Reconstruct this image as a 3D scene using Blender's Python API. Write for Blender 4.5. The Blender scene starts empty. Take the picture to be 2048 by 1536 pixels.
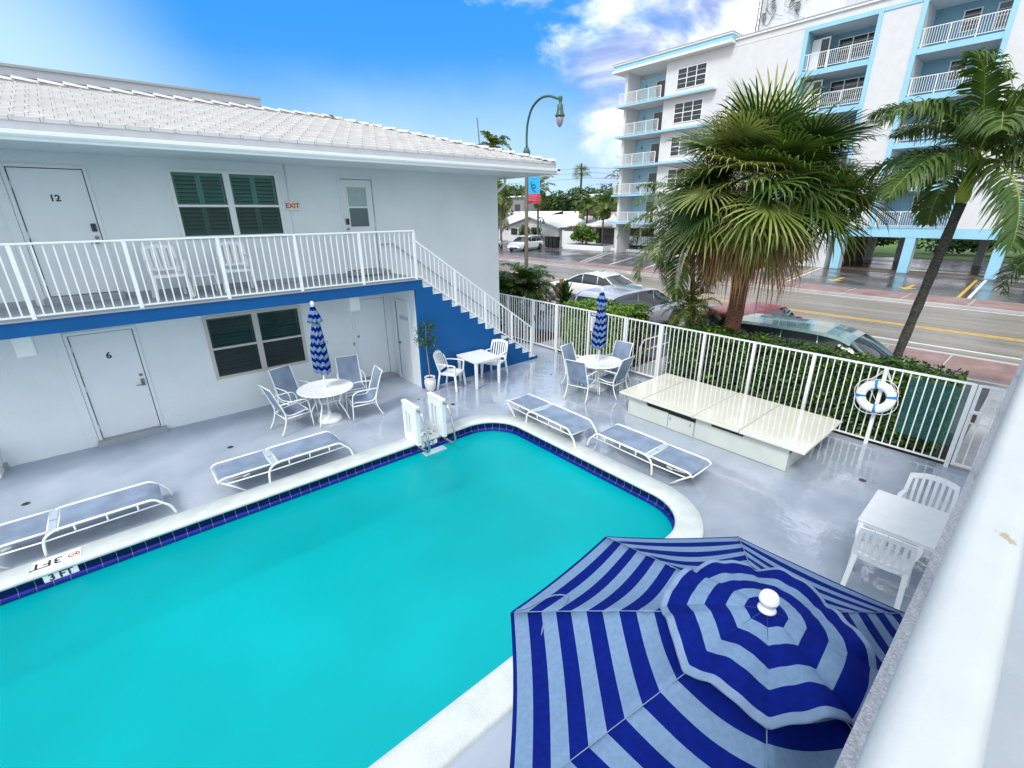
import bpy, math, random
import numpy as np
from mathutils import Vector, Matrix

random.seed(7)
PI = math.pi
RAD = math.radians
sc = bpy.context.scene

# ------------------------------------------------------------ camera
YAW, PITCH, ROLL = 0.86873182, -0.35631823, -0.008158
CAM = Vector((0, 0, 4.12))
fw = Vector((math.cos(YAW) * math.cos(PITCH), math.sin(YAW) * math.cos(PITCH), math.sin(PITCH)))
rt = fw.cross(Vector((0, 0, 1))).normalized()
up = rt.cross(fw)
r2 = rt * math.cos(ROLL) + up * math.sin(ROLL)
u2 = -rt * math.sin(ROLL) + up * math.cos(ROLL)
cd = bpy.data.cameras.new('camera')
cam = bpy.data.objects.new('camera', cd)
sc.collection.objects.link(cam)
cam.matrix_world = Matrix(((r2.x, u2.x, -fw.x, CAM.x), (r2.y, u2.y, -fw.y, CAM.y), (r2.z, u2.z, -fw.z, CAM.z), (0, 0, 0, 1)))
cd.sensor_width = 36.0
cd.lens = 920.28 / 2048 * 36.0
cd.clip_start = 0.05
cd.clip_end = 2000
sc.camera = cam

# ------------------------------------------------------------ sky and sun
SUN_EL, SUN_AZ = 50.0, 200.0          # azimuth: direction the light comes FROM, degrees from +X towards +Y
world = bpy.data.worlds.new('World')
sc.world = world
world.use_nodes = True
wn, wl = world.node_tree.nodes, world.node_tree.links
wn.clear()
wout = wn.new('ShaderNodeOutputWorld')
bg = wn.new('ShaderNodeBackground')
bg.inputs[1].default_value = 0.13
sky = wn.new('ShaderNodeTexSky')
sky.sky_type = 'NISHITA'
sky.sun_disc = False
sky.sun_elevation = RAD(SUN_EL)
sky.sun_rotation = RAD(90 - SUN_AZ)
sky.air_density = 1.3
sky.dust_density = 0.3
sky.ozone_density = 3.0
tc = wn.new('ShaderNodeTexCoord')
def wmap(src, lo, hi, a, b, smooth=True):
    n = wn.new('ShaderNodeMapRange'); n.interpolation_type = 'SMOOTHSTEP' if smooth else 'LINEAR'
    n.inputs[1].default_value = lo; n.inputs[2].default_value = hi; n.inputs[3].default_value = a; n.inputs[4].default_value = b
    wl.new(src, n.inputs[0]); return n.outputs[0]
def wdot(az):
    n = wn.new('ShaderNodeVectorMath'); n.operation = 'DOT_PRODUCT'; n.inputs[1].default_value = (math.cos(RAD(az)), math.sin(RAD(az)), 0)
    wl.new(tc.outputs['Generated'], n.inputs[0]); return n.outputs['Value']
def wmath(op, a, b):
    n = wn.new('ShaderNodeMath'); n.operation = op
    for i, q in enumerate((a, b)):
        if isinstance(q, (int, float)): n.inputs[i].default_value = q
        else: wl.new(q, n.inputs[i])
    return n.outputs[0]
def wmix(f, a, b):
    n = wn.new('ShaderNodeMixRGB')
    for i, q in enumerate((f, a, b)):
        if isinstance(q, tuple): n.inputs[i].default_value = (*q, 1)
        elif isinstance(q, (int, float)): n.inputs[i].default_value = q
        else: wl.new(q, n.inputs[i])
    return n.outputs[0]
def wnoise(scale, loc, detail=6, dist=0.4, rough=0.55, sc_=(1, 1, 1.8)):
    m = wn.new('ShaderNodeMapping'); m.inputs['Location'].default_value = loc; m.inputs['Scale'].default_value = sc_
    wl.new(tc.outputs['Generated'], m.inputs['Vector'])
    n = wn.new('ShaderNodeTexNoise'); n.inputs['Scale'].default_value = scale; n.inputs['Detail'].default_value = detail
    n.inputs['Distortion'].default_value = dist; n.inputs['Roughness'].default_value = rough
    wl.new(m.outputs[0], n.inputs['Vector']); return n.outputs['Fac']
sep = wn.new('ShaderNodeSeparateXYZ')
wl.new(tc.outputs['Generated'], sep.inputs[0])
el_ = sep.outputs[2]
d75 = wdot(72)
# clear air: pale at the horizon and at the far left, azure higher up
hs = wn.new('ShaderNodeHueSaturation'); hs.inputs['Saturation'].default_value = 1.3; hs.inputs['Value'].default_value = 1.2
wl.new(sky.outputs[0], hs.inputs['Color'])
azure = wmix(0.85, hs.outputs[0], (0.06, 1.32, 3.9))
soft = wnoise(1.6, (1.3, 0.4, 2.0), 4)
heigh = wmath('ADD', el_, wmath('MULTIPLY', wmath('SUBTRACT', soft, 0.5), 0.16))
pale = wmix(wmap(d75, 0.70, 0.92, 1.0, 0.0), (2.7, 3.9, 4.6), (1.8, 2.4, 4.2))
clear = wmix(wmath('MULTIPLY', wmap(heigh, 0.05, 0.27, 0.0, 1.0), wmap(wdot(105), 0.86, 0.98, 1.0, 0.0)), pale, azure)
# cloud cover: open over the motel roof, broken over the street, closed overhead and behind
cov = wmath('ADD', wnoise(2.7, (0.35, 0.2, 0.1), 8, 0.5, 0.58), wmap(d75, 0.965, 0.80, -0.27, 0.11, False))
cmask = wmap(cov, 0.42, 0.60, 0.0, 1.0)
shade = wmap(wnoise(3.6, (3.1, 1.7, 0.4), 7, 0.6), 0.40, 0.56, 0.0, 1.0)
cloud = wmix(shade, (1.6, 2.15, 3.9), (6.4, 6.6, 6.9))
skyc = wmix(cmask, clear, cloud)
# overhead and behind the photographer the sky is closed and neutral
front = wmap(wdot(50), -0.05, 0.45, 0.0, 1.0)
allsky = wmix(front, (5.6, 6.1, 6.7), skyc)
wl.new(allsky, bg.inputs[0])
wl.new(bg.outputs[0], wout.inputs[0])

sd = bpy.data.lights.new('sun', 'SUN')
sd.energy = 1.4
sd.angle = RAD(16)
sd.color = (1.0, 0.97, 0.92)
sun = bpy.data.objects.new('sun', sd)
sc.collection.objects.link(sun)
sdir = Vector((math.cos(RAD(SUN_AZ)) * math.cos(RAD(SUN_EL)), math.sin(RAD(SUN_AZ)) * math.cos(RAD(SUN_EL)), math.sin(RAD(SUN_EL))))
sun.rotation_euler = sdir.to_track_quat('Z', 'Y').to_euler()

sc.view_settings.view_transform = 'Standard'
sc.view_settings.look = 'None'
sc.view_settings.exposure = 0.86
sc.view_settings.gamma = 1.0
sc.cycles.max_bounces = 8
sc.cycles.transparent_max_bounces = 12

# ------------------------------------------------------------ materials
def mat(name, col, rough=0.5, noise=0.0, nscale=8.0, bump=0.0, bscale=40.0, metal=0.0, spec=0.5, coat=0.0, col2=None, coords='Object', detail=5, streak=None):
    m = bpy.data.materials.new(name)
    m.use_nodes = True
    nt = m.node_tree
    b = nt.nodes['Principled BSDF']
    b.inputs['Base Color'].default_value = (*col, 1)
    b.inputs['Roughness'].default_value = rough
    b.inputs['Metallic'].default_value = metal
    b.inputs['Specular IOR Level'].default_value = spec
    b.inputs['Coat Weight'].default_value = coat
    if noise or col2 or bump:
        t = nt.nodes.new('ShaderNodeTexCoord')
        src = t.outputs[coords]
        if streak:
            mm = nt.nodes.new('ShaderNodeMapping'); mm.inputs['Scale'].default_value = streak
            nt.links.new(src, mm.inputs[0]); src = mm.outputs[0]
    if noise or col2:
        n = nt.nodes.new('ShaderNodeTexNoise'); n.inputs['Scale'].default_value = nscale; n.inputs['Detail'].default_value = detail
        nt.links.new(src, n.inputs['Vector'])
        r = nt.nodes.new('ShaderNodeValToRGB')
        r.color_ramp.elements[0].position = 0.35; r.color_ramp.elements[1].position = 0.65
        c2 = col2 if col2 else tuple(min(1, c * (1 + noise)) for c in col)
        c1 = col if col2 else tuple(c * (1 - noise) for c in col)
        r.color_ramp.elements[0].color = (*c1, 1); r.color_ramp.elements[1].color = (*c2, 1)
        nt.links.new(n.outputs['Fac'], r.inputs[0]); nt.links.new(r.outputs[0], b.inputs['Base Color'])
    if bump:
        n = nt.nodes.new('ShaderNodeTexNoise'); n.inputs['Scale'].default_value = bscale; n.inputs['Detail'].default_value = 4
        nt.links.new(src, n.inputs['Vector'])
        bp = nt.nodes.new('ShaderNodeBump'); bp.inputs['Strength'].default_value = bump; bp.inputs['Distance'].default_value = 0.02
        nt.links.new(n.outputs['Fac'], bp.inputs['Height']); nt.links.new(bp.outputs[0], b.inputs['Normal'])
    return m

def leafmat(name, c1, c2, rough=0.46, nscale=1.6):
    m = mat(name, c1, rough, col2=c2, nscale=nscale, detail=6)
    b = m.node_tree.nodes['Principled BSDF']
    b.inputs['Specular IOR Level'].default_value = 0.32
    tr = m.node_tree.nodes.new('ShaderNodeBsdfTranslucent')
    tr.inputs[0].default_value = (c2[0] * 1.5, c2[1] * 1.6, c2[2] * 0.8, 1)
    ms = m.node_tree.nodes.new('ShaderNodeMixShader'); ms.inputs[0].default_value = 0.16
    o = m.node_tree.nodes['Material Output']
    m.node_tree.links.new(b.outputs[0], ms.inputs[1]); m.node_tree.links.new(tr.outputs[0], ms.inputs[2])
    m.node_tree.links.new(ms.outputs[0], o.inputs[0])
    return m

M = {}
M['wall'] = mat('painted_stucco', (0.705, 0.755, 0.775), 0.75, noise=0.035, nscale=0.9, bump=0.45, bscale=45)
M['white'] = mat('white_paint', (0.80, 0.82, 0.82), 0.35, noise=0.03, nscale=5)
M['plastic'] = mat('white_resin', (0.80, 0.82, 0.82), 0.30, noise=0.03, nscale=9, bump=0.05, bscale=90)
M['rail'] = mat('white_rail_paint', (0.82, 0.84, 0.84), 0.28, noise=0.02, nscale=12)
M['door'] = mat('door_paint', (0.70, 0.745, 0.77), 0.4, noise=0.015, nscale=3)
M['blue'] = mat('deep_blue_paint', (0.0, 0.083, 0.270), 0.55, noise=0.06, nscale=2.2, bump=0.12, bscale=50, spec=0.3)
M['roof'] = mat('white_roof_tile', (0.60, 0.585, 0.57), 0.6, noise=0.06, nscale=2.5, bump=0.08, bscale=30)
M['fascia'] = mat('fascia_grey', (0.46, 0.47, 0.50), 0.6, noise=0.06, nscale=4)
M['frame'] = mat('window_frame', (0.72, 0.74, 0.73), 0.4)
M['frame2'] = mat('aluminium_frame', (0.50, 0.49, 0.45), 0.4)
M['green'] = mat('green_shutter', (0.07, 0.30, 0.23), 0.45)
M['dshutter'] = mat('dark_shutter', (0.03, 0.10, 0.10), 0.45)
M['dark'] = mat('dark_interior', (0.012, 0.016, 0.02), 0.6)
M['black'] = mat('black_plastic', (0.015, 0.015, 0.018), 0.35)
M['metal'] = mat('stainless_steel', (0.55, 0.56, 0.58), 0.18, metal=1.0)
M['dmetal'] = mat('dull_metal', (0.22, 0.23, 0.24), 0.4, metal=0.8)
M['sling'] = mat('blue_grey_sling', (0.215, 0.275, 0.375), 0.6, noise=0.14, nscale=4, bump=0.2, bscale=220, spec=0.3)
M['slate'] = mat('light_sling', (0.40, 0.50, 0.56), 0.5)
M['navy'] = mat('navy_canvas', (0.0015, 0.010, 0.145), 0.85, noise=0.12, nscale=30, bump=0.2, bscale=260, spec=0.08)
M['lblue'] = mat('pale_blue_canvas', (0.150, 0.240, 0.370), 0.85, noise=0.07, nscale=45, bump=0.2, bscale=260, spec=0.08)
M['hem'] = mat('blue_grey_hem', (0.16, 0.24, 0.37), 0.7, noise=0.08, nscale=12, bump=0.2, bscale=200)
M['tile'] = mat('cobalt_tile', (0.002, 0.004, 0.060), 0.22, noise=0.3, nscale=7, spec=0.3)
M['tile2'] = mat('cobalt_bullnose', (0.003, 0.010, 0.20), 0.12, noise=0.2, nscale=7, spec=0.4)
M['grout'] = mat('white_grout', (0.36, 0.40, 0.52), 0.7)
M['coping'] = mat('white_coping', (0.57, 0.61, 0.59), 0.5, noise=0.07, nscale=4.5, bump=0.3, bscale=45)
M['cream'] = mat('cream_fibreglass', (0.72, 0.705, 0.61), 0.09, noise=0.04, nscale=2.5, coat=0.6)
M['creamside'] = mat('cream_panel', (0.58, 0.62, 0.57), 0.4, noise=0.04, nscale=3)
M['pot'] = mat('white_ceramic', (0.72, 0.71, 0.70), 0.3, noise=0.05, nscale=8)
M['soil'] = mat('soil', (0.03, 0.02, 0.014), 0.9, noise=0.4, nscale=40, bump=0.6)
M['red'] = mat('red_letter', (0.45, 0.02, 0.015), 0.5)
M['signcream'] = mat('sign_cream', (0.75, 0.70, 0.60), 0.5)
M['txt'] = mat('black_letter', (0.02, 0.02, 0.025), 0.6)
M['ringblue'] = mat('ring_blue_band', (0.01, 0.22, 0.60), 0.5)
M['apt'] = mat('apartment_stucco', (0.64, 0.65, 0.66), 0.8, noise=0.03, nscale=2.2, bump=0.35, bscale=9)
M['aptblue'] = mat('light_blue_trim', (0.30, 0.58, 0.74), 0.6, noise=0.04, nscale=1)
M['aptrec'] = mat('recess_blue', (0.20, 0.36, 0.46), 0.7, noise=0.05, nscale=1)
M['aptlb'] = mat('balcony_blue', (0.32, 0.56, 0.68), 0.7, noise=0.04, nscale=1)
M['ceil'] = mat('grey_soffit', (0.50, 0.50, 0.50), 0.8)
M['glass'] = mat('dark_glass', (0.012, 0.018, 0.022), 0.06, spec=0.6)
M['blind'] = mat('grey_blind', (0.16, 0.18, 0.19), 0.3, noise=0.2, nscale=2)
M['brown'] = mat('brown_stone', (0.11, 0.06, 0.045), 0.9, noise=0.4, nscale=6, bump=0.7, bscale=14)
M['bark'] = mat('palm_bark', (0.085, 0.060, 0.045), 0.9, col2=(0.19, 0.14, 0.11), nscale=9, bump=0.9, bscale=22, streak=(1, 1, 3))
M['barkred'] = mat('red_palm_bark', (0.085, 0.028, 0.018), 0.9, col2=(0.21, 0.105, 0.06), nscale=12, bump=1.0, bscale=25, streak=(1, 1, 4))
M['barkgrey'] = mat('mossy_grey_bark', (0.018, 0.015, 0.012), 0.9, col2=(0.11, 0.11, 0.085), nscale=14, bump=0.9, bscale=25, streak=(1, 1, 5))
M['shaft'] = mat('yellow_green_crownshaft', (0.38, 0.40, 0.02), 0.4, col2=(0.22, 0.30, 0.03), nscale=3)
M['leaf1'] = leafmat('palm_green', (0.030, 0.082, 0.012), (0.095, 0.150, 0.030))
M['leaf2'] = leafmat('palm_yellow_green', (0.14, 0.19, 0.03), (0.30, 0.32, 0.11))
M['leafd'] = leafmat('dark_green_leaf', (0.008, 0.030, 0.006), (0.026, 0.066, 0.014))
M['leafdead'] = leafmat('dead_frond_brown', (0.17, 0.075, 0.028), (0.34, 0.20, 0.09))
M['hedge1'] = leafmat('hedge_leaf', (0.030, 0.085, 0.010), (0.085, 0.17, 0.018), nscale=4)
M['hedge2'] = leafmat('bright_hedge_leaf', (0.10, 0.22, 0.010), (0.24, 0.38, 0.02), nscale=4)
M['jung'] = leafmat('jungle_leaf', (0.02, 0.062, 0.012), (0.07, 0.12, 0.02), nscale=0.7)
M['twig'] = mat('dark_twig', (0.030, 0.022, 0.014), 0.9, noise=0.3, nscale=9)
M['lamp'] = mat('green_lamp_metal', (0.035, 0.10, 0.075), 0.4)
M['post'] = mat('weathered_lamp_post', (0.105, 0.095, 0.06), 0.6, noise=0.15, nscale=4)
M['lampglass'] = mat('lamp_glass', (0.30, 0.27, 0.33), 0.1)
M['bannerb'] = mat('banner_blue', (0.03, 0.42, 0.72), 0.6)
M['bannerr'] = mat('banner_red', (0.62, 0.03, 0.08), 0.6)
M['tyre'] = mat('tyre_rubber', (0.012, 0.012, 0.013), 0.6)
M['rim'] = mat('wheel_rim', (0.12, 0.12, 0.13), 0.3, metal=0.7)
M['carwhite'] = mat('white_car_paint', (0.78, 0.79, 0.80), 0.12, coat=1.0)
M['carsilver'] = mat('silver_car_paint', (0.42, 0.45, 0.52), 0.16, metal=0.4, coat=1.0)
M['carred'] = mat('red_car_paint', (0.50, 0.008, 0.03), 0.2, coat=0.2)
M['carteal'] = mat('sage_car_paint', (0.23, 0.37, 0.33), 0.15, metal=0.2, coat=1.0)
M['carblue'] = mat('blue_car_paint', (0.01, 0.05, 0.20), 0.12, coat=1.0)
M['carglass'] = mat('car_glass', (0.02, 0.03, 0.035), 0.04, spec=0.7)
M['tail'] = mat('orange_lamp', (0.75, 0.10, 0.01), 0.2)
M['lens'] = mat('headlamp_lens', (0.45, 0.47, 0.5), 0.1)
M['yellow'] = mat('yellow_road_paint', (0.62, 0.36, 0.03), 0.45, noise=0.18, nscale=5)
M['wline'] = mat('white_road_paint', (0.70, 0.70, 0.68), 0.4, noise=0.12, nscale=4)
M['lawn'] = mat('lawn', (0.05, 0.13, 0.02), 0.9, col2=(0.12, 0.20, 0.03), nscale=1.2, bump=0.5)
M['darkbin'] = mat('dark_bin', (0.012, 0.014, 0.016), 0.5, noise=0.3, nscale=4, bump=0.5, bscale=8)
M['slab'] = mat('walkway_grey', (0.30, 0.33, 0.36), 0.55, noise=0.06, nscale=2, bump=0.1)
M['stucco'] = mat('speckled_concrete', (0.28, 0.29, 0.32), 0.8, col2=(0.43, 0.45, 0.49), nscale=90, bump=0.8, bscale=120)

def wetmat(name, c1, c2, rdry, rwet, nscale, thr=(0.45, 0.6), bump=0.06, bscale=9, wetbox=None, streak=None, coat=0.0):
    """damp surface: a puddle mask (world position noise) darkens nothing, it only lowers the roughness"""
    m = bpy.data.materials.new(name); m.use_nodes = True
    nt = m.node_tree; b = nt.nodes['Principled BSDF']
    g = nt.nodes.new('ShaderNodeNewGeometry')
    src = g.outputs['Position']
    if streak:
        mm = nt.nodes.new('ShaderNodeMapping'); mm.inputs['Scale'].default_value = streak
        nt.links.new(src, mm.inputs[0]); src = mm.outputs[0]
    n = nt.nodes.new('ShaderNodeTexNoise'); n.inputs['Scale'].default_value = nscale; n.inputs['Detail'].default_value = 7
    n.inputs['Distortion'].default_value = 0.4
    nt.links.new(src, n.inputs['Vector'])
    r = nt.nodes.new('ShaderNodeValToRGB')
    r.color_ramp.elements[0].position = 0.3; r.color_ramp.elements[1].position = 0.7
    r.color_ramp.elements[0].color = (*c1, 1); r.color_ramp.elements[1].color = (*c2, 1)
    nt.links.new(n.outputs['Fac'], r.inputs[0]); nt.links.new(r.outputs[0], b.inputs['Base Color'])
    n2 = nt.nodes.new('ShaderNodeTexNoise'); n2.inputs['Scale'].default_value = nscale * 0.75; n2.inputs['Detail'].default_value = 5
    mp = nt.nodes.new('ShaderNodeMapping'); mp.inputs['Location'].default_value = (5.3, 2.2, 0)
    nt.links.new(src, mp.inputs[0]); nt.links.new(mp.outputs[0], n2.inputs['Vector'])
    fac = n2.outputs['Fac']
    if wetbox:                                   # (x lo, x hi, y hi, y lo): dry under the roof, wet in the open
        s = nt.nodes.new('ShaderNodeSeparateXYZ'); nt.links.new(g.outputs['Position'], s.inputs[0])
        a = nt.nodes.new('ShaderNodeMapRange'); a.inputs[1].default_value = wetbox[0]; a.inputs[2].default_value = wetbox[1]
        a.inputs[3].default_value = -0.12; a.inputs[4].default_value = 0.10
        nt.links.new(s.outputs[0], a.inputs[0])
        c = nt.nodes.new('ShaderNodeMapRange'); c.inputs[1].default_value = wetbox[2]; c.inputs[2].default_value = wetbox[3]
        c.inputs[3].default_value = -0.22; c.inputs[4].default_value = 0.0
        nt.links.new(s.outputs[1], c.inputs[0])
        p = nt.nodes.new('ShaderNodeMath'); q = nt.nodes.new('ShaderNodeMath')
        nt.links.new(a.outputs[0], p.inputs[0]); nt.links.new(c.outputs[0], p.inputs[1])
        nt.links.new(p.outputs[0], q.inputs[0]); nt.links.new(fac, q.inputs[1]); fac = q.outputs[0]
    rr = nt.nodes.new('ShaderNodeMapRange'); rr.inputs[1].default_value = thr[0]; rr.inputs[2].default_value = thr[1]
    rr.inputs[3].default_value = rdry; rr.inputs[4].default_value = rwet
    nt.links.new(fac, rr.inputs[0]); nt.links.new(rr.outputs[0], b.inputs['Roughness'])
    n3 = nt.nodes.new('ShaderNodeTexNoise'); n3.inputs['Scale'].default_value = bscale; n3.inputs['Detail'].default_value = 4
    nt.links.new(g.outputs['Position'], n3.inputs['Vector'])
    bp = nt.nodes.new('ShaderNodeBump'); bp.inputs['Strength'].default_value = bump; bp.inputs['Distance'].default_value = 0.05
    nt.links.new(n3.outputs['Fac'], bp.inputs['Height']); nt.links.new(bp.outputs[0], b.inputs['Normal'])
    if coat:
        cw = nt.nodes.new('ShaderNodeMapRange'); cw.inputs[1].default_value = thr[0] + .02; cw.inputs[2].default_value = thr[1] - .04; cw.inputs[3].default_value = 0; cw.inputs[4].default_value = coat
        nt.links.new(fac, cw.inputs[0]); nt.links.new(cw.outputs[0], b.inputs['Coat Weight']); nt.links.new(bp.outputs[0], b.inputs['Coat Normal'])
    b.inputs['Coat Roughness'].default_value = 0.04; b.inputs['Coat IOR'].default_value = 1.75
    return m

M['deck'] = wetmat('painted_deck', (0.275, 0.325, 0.40), (0.42, 0.465, 0.54), 0.50, 0.05, 1.0, (0.42, 0.60), 0.09, 6, wetbox=(1.0, 6.0, 10.2, 9.2), coat=0.95)
M['asphalt'] = wetmat('wet_asphalt', (0.045, 0.043, 0.045), (0.13, 0.12, 0.115), 0.38, 0.06, 0.45, (0.42, 0.60), 0.12, 22)
M['road'] = wetmat('wet_road', (0.16, 0.135, 0.105), (0.31, 0.26, 0.205), 0.42, 0.12, 0.8, (0.45, 0.65), 0.2, 20, streak=(1.6, 0.12, 1))
M['pink'] = wetmat('red_pavers', (0.22, 0.115, 0.095), (0.36, 0.22, 0.19), 0.45, 0.12, 1.2, (0.5, 0.7), 0.15, 15)
M['concrete'] = wetmat('wet_concrete', (0.36, 0.36, 0.36), (0.52, 0.51, 0.50), 0.5, 0.15, 0.9, (0.45, 0.65), 0.15, 15)
M['carport'] = wetmat('brown_carport_floor', (0.05, 0.035, 0.03), (0.17, 0.12, 0.085), 0.4, 0.1, 0.35, (0.4, 0.6), 0.15, 9, streak=(1.8, 0.5, 1))
M['groundm'] = wetmat('far_ground', (0.10, 0.11, 0.08), (0.20, 0.19, 0.16), 0.9, 0.6, 0.15)

# pool water: milky turquoise sheet that lets part of the basin show through
wm = bpy.data.materials.new('pool_water'); wm.use_nodes = True
nt = wm.node_tree; nt.nodes.remove(nt.nodes['Principled BSDF'])
geo = nt.nodes.new('ShaderNodeNewGeometry')
nz = nt.nodes.new('ShaderNodeTexNoise'); nz.inputs['Scale'].default_value = 16; nz.inputs['Detail'].default_value = 8; nz.inputs['Roughness'].default_value = 0.7
nt.links.new(geo.outputs['Position'], nz.inputs['Vector'])
bp = nt.nodes.new('ShaderNodeBump'); bp.inputs['Strength'].default_value = 0.30; bp.inputs['Distance'].default_value = 0.03
nt.links.new(nz.outputs['Fac'], bp.inputs['Height'])
df = nt.nodes.new('ShaderNodeBsdfDiffuse')
nb = nt.nodes.new('ShaderNodeTexNoise'); nb.inputs['Scale'].default_value = 0.32; nb.inputs['Detail'].default_value = 3
nt.links.new(geo.outputs['Position'], nb.inputs['Vector'])
rb = nt.nodes.new('ShaderNodeValToRGB')
rb.color_ramp.elements[0].position = 0.34; rb.color_ramp.elements[1].position = 0.62
rb.color_ramp.elements[0].color = (0.0, 0.345, 0.355, 1); rb.color_ramp.elements[1].color = (0.0, 0.475, 0.500, 1)
nt.links.new(nb.outputs['Fac'], rb.inputs[0]); nt.links.new(rb.outputs[0], df.inputs[0])
tp = nt.nodes.new('ShaderNodeBsdfTransparent'); tp.inputs[0].default_value = (0.18, 0.92, 0.94, 1)
m1 = nt.nodes.new('ShaderNodeMixShader'); m1.inputs[0].default_value = 0.45
nt.links.new(df.outputs[0], m1.inputs[1]); nt.links.new(tp.outputs[0], m1.inputs[2])
gl = nt.nodes.new('ShaderNodeBsdfGlossy'); gl.inputs['Roughness'].default_value = 0.10
gl.inputs[0].default_value = (0.8, 0.8, 0.8, 1)
nt.links.new(bp.outputs[0], gl.inputs['Normal'])
fr = nt.nodes.new('ShaderNodeFresnel'); fr.inputs[0].default_value = 1.25
nt.links.new(bp.outputs[0], fr.inputs['Normal'])
m2 = nt.nodes.new('ShaderNodeMixShader')
nt.links.new(fr.outputs[0], m2.inputs[0]); nt.links.new(m1.outputs[0], m2.inputs[1]); nt.links.new(gl.outputs[0], m2.inputs[2])
nt.links.new(m2.outputs[0], nt.nodes['Material Output'].inputs[0])
M['water'] = wm
M['basin'] = mat('pool_plaster', (0.03, 0.74, 0.78), 0.6, noise=0.05, nscale=0.6)
# clear guard panel and window glass
def glassy(name, col, alpha, rough=0.05):
    m = bpy.data.materials.new(name); m.use_nodes = True
    nt = m.node_tree; b = nt.nodes['Principled BSDF']
    b.inputs['Base Color'].default_value = (*col, 1); b.inputs['Roughness'].default_value = rough
    t = nt.nodes.new('ShaderNodeBsdfTransparent'); s = nt.nodes.new('ShaderNodeMixShader'); s.inputs[0].default_value = alpha
    nt.links.new(t.outputs[0], s.inputs[1]); nt.links.new(b.outputs[0], s.inputs[2]); nt.links.new(s.outputs[0], nt.nodes['Material Output'].inputs[0])
    return m
M['panel'] = glassy('teal_clear_panel', (0.02, 0.16, 0.15), 0.30)
M['pane'] = glassy('clear_pane', (0.02, 0.03, 0.03), 0.22, 0.03)
M['mesh'] = glassy('insect_screen', (0.02, 0.022, 0.025), 0.52, 0.5)

# ------------------------------------------------------------ mesh helpers
class G:
    def __init__(s): s.v = []; s.f = []; s.m = []
    def add(s, vs, fs, mi=0):
        o = len(s.v); s.v += [tuple(p) for p in vs]; s.f += [tuple(i + o for i in f) for f in fs]; s.m += [mi] * len(fs); return s
    def box(s, x0, x1, y0, y1, z0, z1, mi=0):
        return s.add([(x0, y0, z0), (x1, y0, z0), (x1, y1, z0), (x0, y1, z0), (x0, y0, z1), (x1, y0, z1), (x1, y1, z1), (x0, y1, z1)],
                     [(0, 3, 2, 1), (4, 5, 6, 7), (0, 1, 5, 4), (1, 2, 6, 5), (2, 3, 7, 6), (3, 0, 4, 7)], mi)
    def bar(s, a, b, w, h, mi=0, upv=(0, 0, 1)):
        a, b = Vector(a), Vector(b); d = (b - a).normalized(); u = Vector(upv)
        if abs(d.dot(u)) > 0.98: u = Vector((1, 0, 0))
        r = d.cross(u).normalized(); u = r.cross(d)
        vs = [p + r * sx * w / 2 + u * sz * h / 2 for p in (a, b) for sx, sz in ((-1, -1), (1, -1), (1, 1), (-1, 1))]
        return s.add(vs, [(0, 1, 2, 3), (7, 6, 5, 4), (0, 4, 5, 1), (1, 5, 6, 2), (2, 6, 7, 3), (3, 7, 4, 0)], mi)
    def tube(s, pts, r, n=8, mi=0, closed=False):
        pts = [Vector(p) for p in pts]; k = len(pts)
        rs = r if isinstance(r, (list, tuple)) else [r] * k
        vs = []; fs = []; prev = None
        for i, p in enumerate(pts):
            if closed: d = pts[(i + 1) % k] - pts[i - 1]
            else: d = pts[min(i + 1, k - 1)] - pts[max(i - 1, 0)]
            d.normalize()
            if prev is None:
                u = Vector((0, 0, 1)) if abs(d.z) < 0.9 else Vector((1, 0, 0))
            else: u = prev
            x = d.cross(u)
            if x.length < 1e-6: x = d.cross(Vector((0.3, 1, 0.2)))
            x.normalize(); y = x.cross(d).normalized(); prev = y
            for j in range(n):
                a = 2 * PI * j / n; vs.append(p + (x * math.cos(a) + y * math.sin(a)) * rs[i])
        for i in range(k if closed else k - 1):
            for j in range(n):
                i2 = (i + 1) % k
                fs.append((i * n + j, i * n + (j + 1) % n, i2 * n + (j + 1) % n, i2 * n + j))
        if not closed: fs += [tuple(range(n))[::-1], tuple((k - 1) * n + j for j in range(n))]
        return s.add(vs, fs, mi)
    def lathe(s, prof, c=(0, 0, 0), n=20, mi=0):
        vs = []; fs = []; k = len(prof)
        for r, z in prof:
            for j in range(n):
                a = 2 * PI * j / n; vs.append((c[0] + r * math.cos(a), c[1] + r * math.sin(a), c[2] + z))
        for i in range(k - 1):
            for j in range(n): fs.append((i * n + j, i * n + (j + 1) % n, (i + 1) * n + (j + 1) % n, (i + 1) * n + j))
        fs += [tuple(range(n))[::-1], tuple((k - 1) * n + j for j in range(n))]
        return s.add(vs, fs, mi)
    def prism(s, poly, a, ax=2, b=None, mi=0):
        """poly: 2D outline in the plane normal to axis ax, extruded from a to b"""
        n = len(poly)
        def P(q, w): l = list(q); l.insert(ax, w); return l
        vs = [P(q, a) for q in poly] + [P(q, b) for q in poly]
        fs = [tuple(range(n))[::-1], tuple(range(n, 2 * n))] + [(i, (i + 1) % n, n + (i + 1) % n, n + i) for i in range(n)]
        return s.add(vs, fs, mi)
    def quad(s, a, b, c, d, mi=0): return s.add([a, b, c, d], [(0, 1, 2, 3)], mi)

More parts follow.
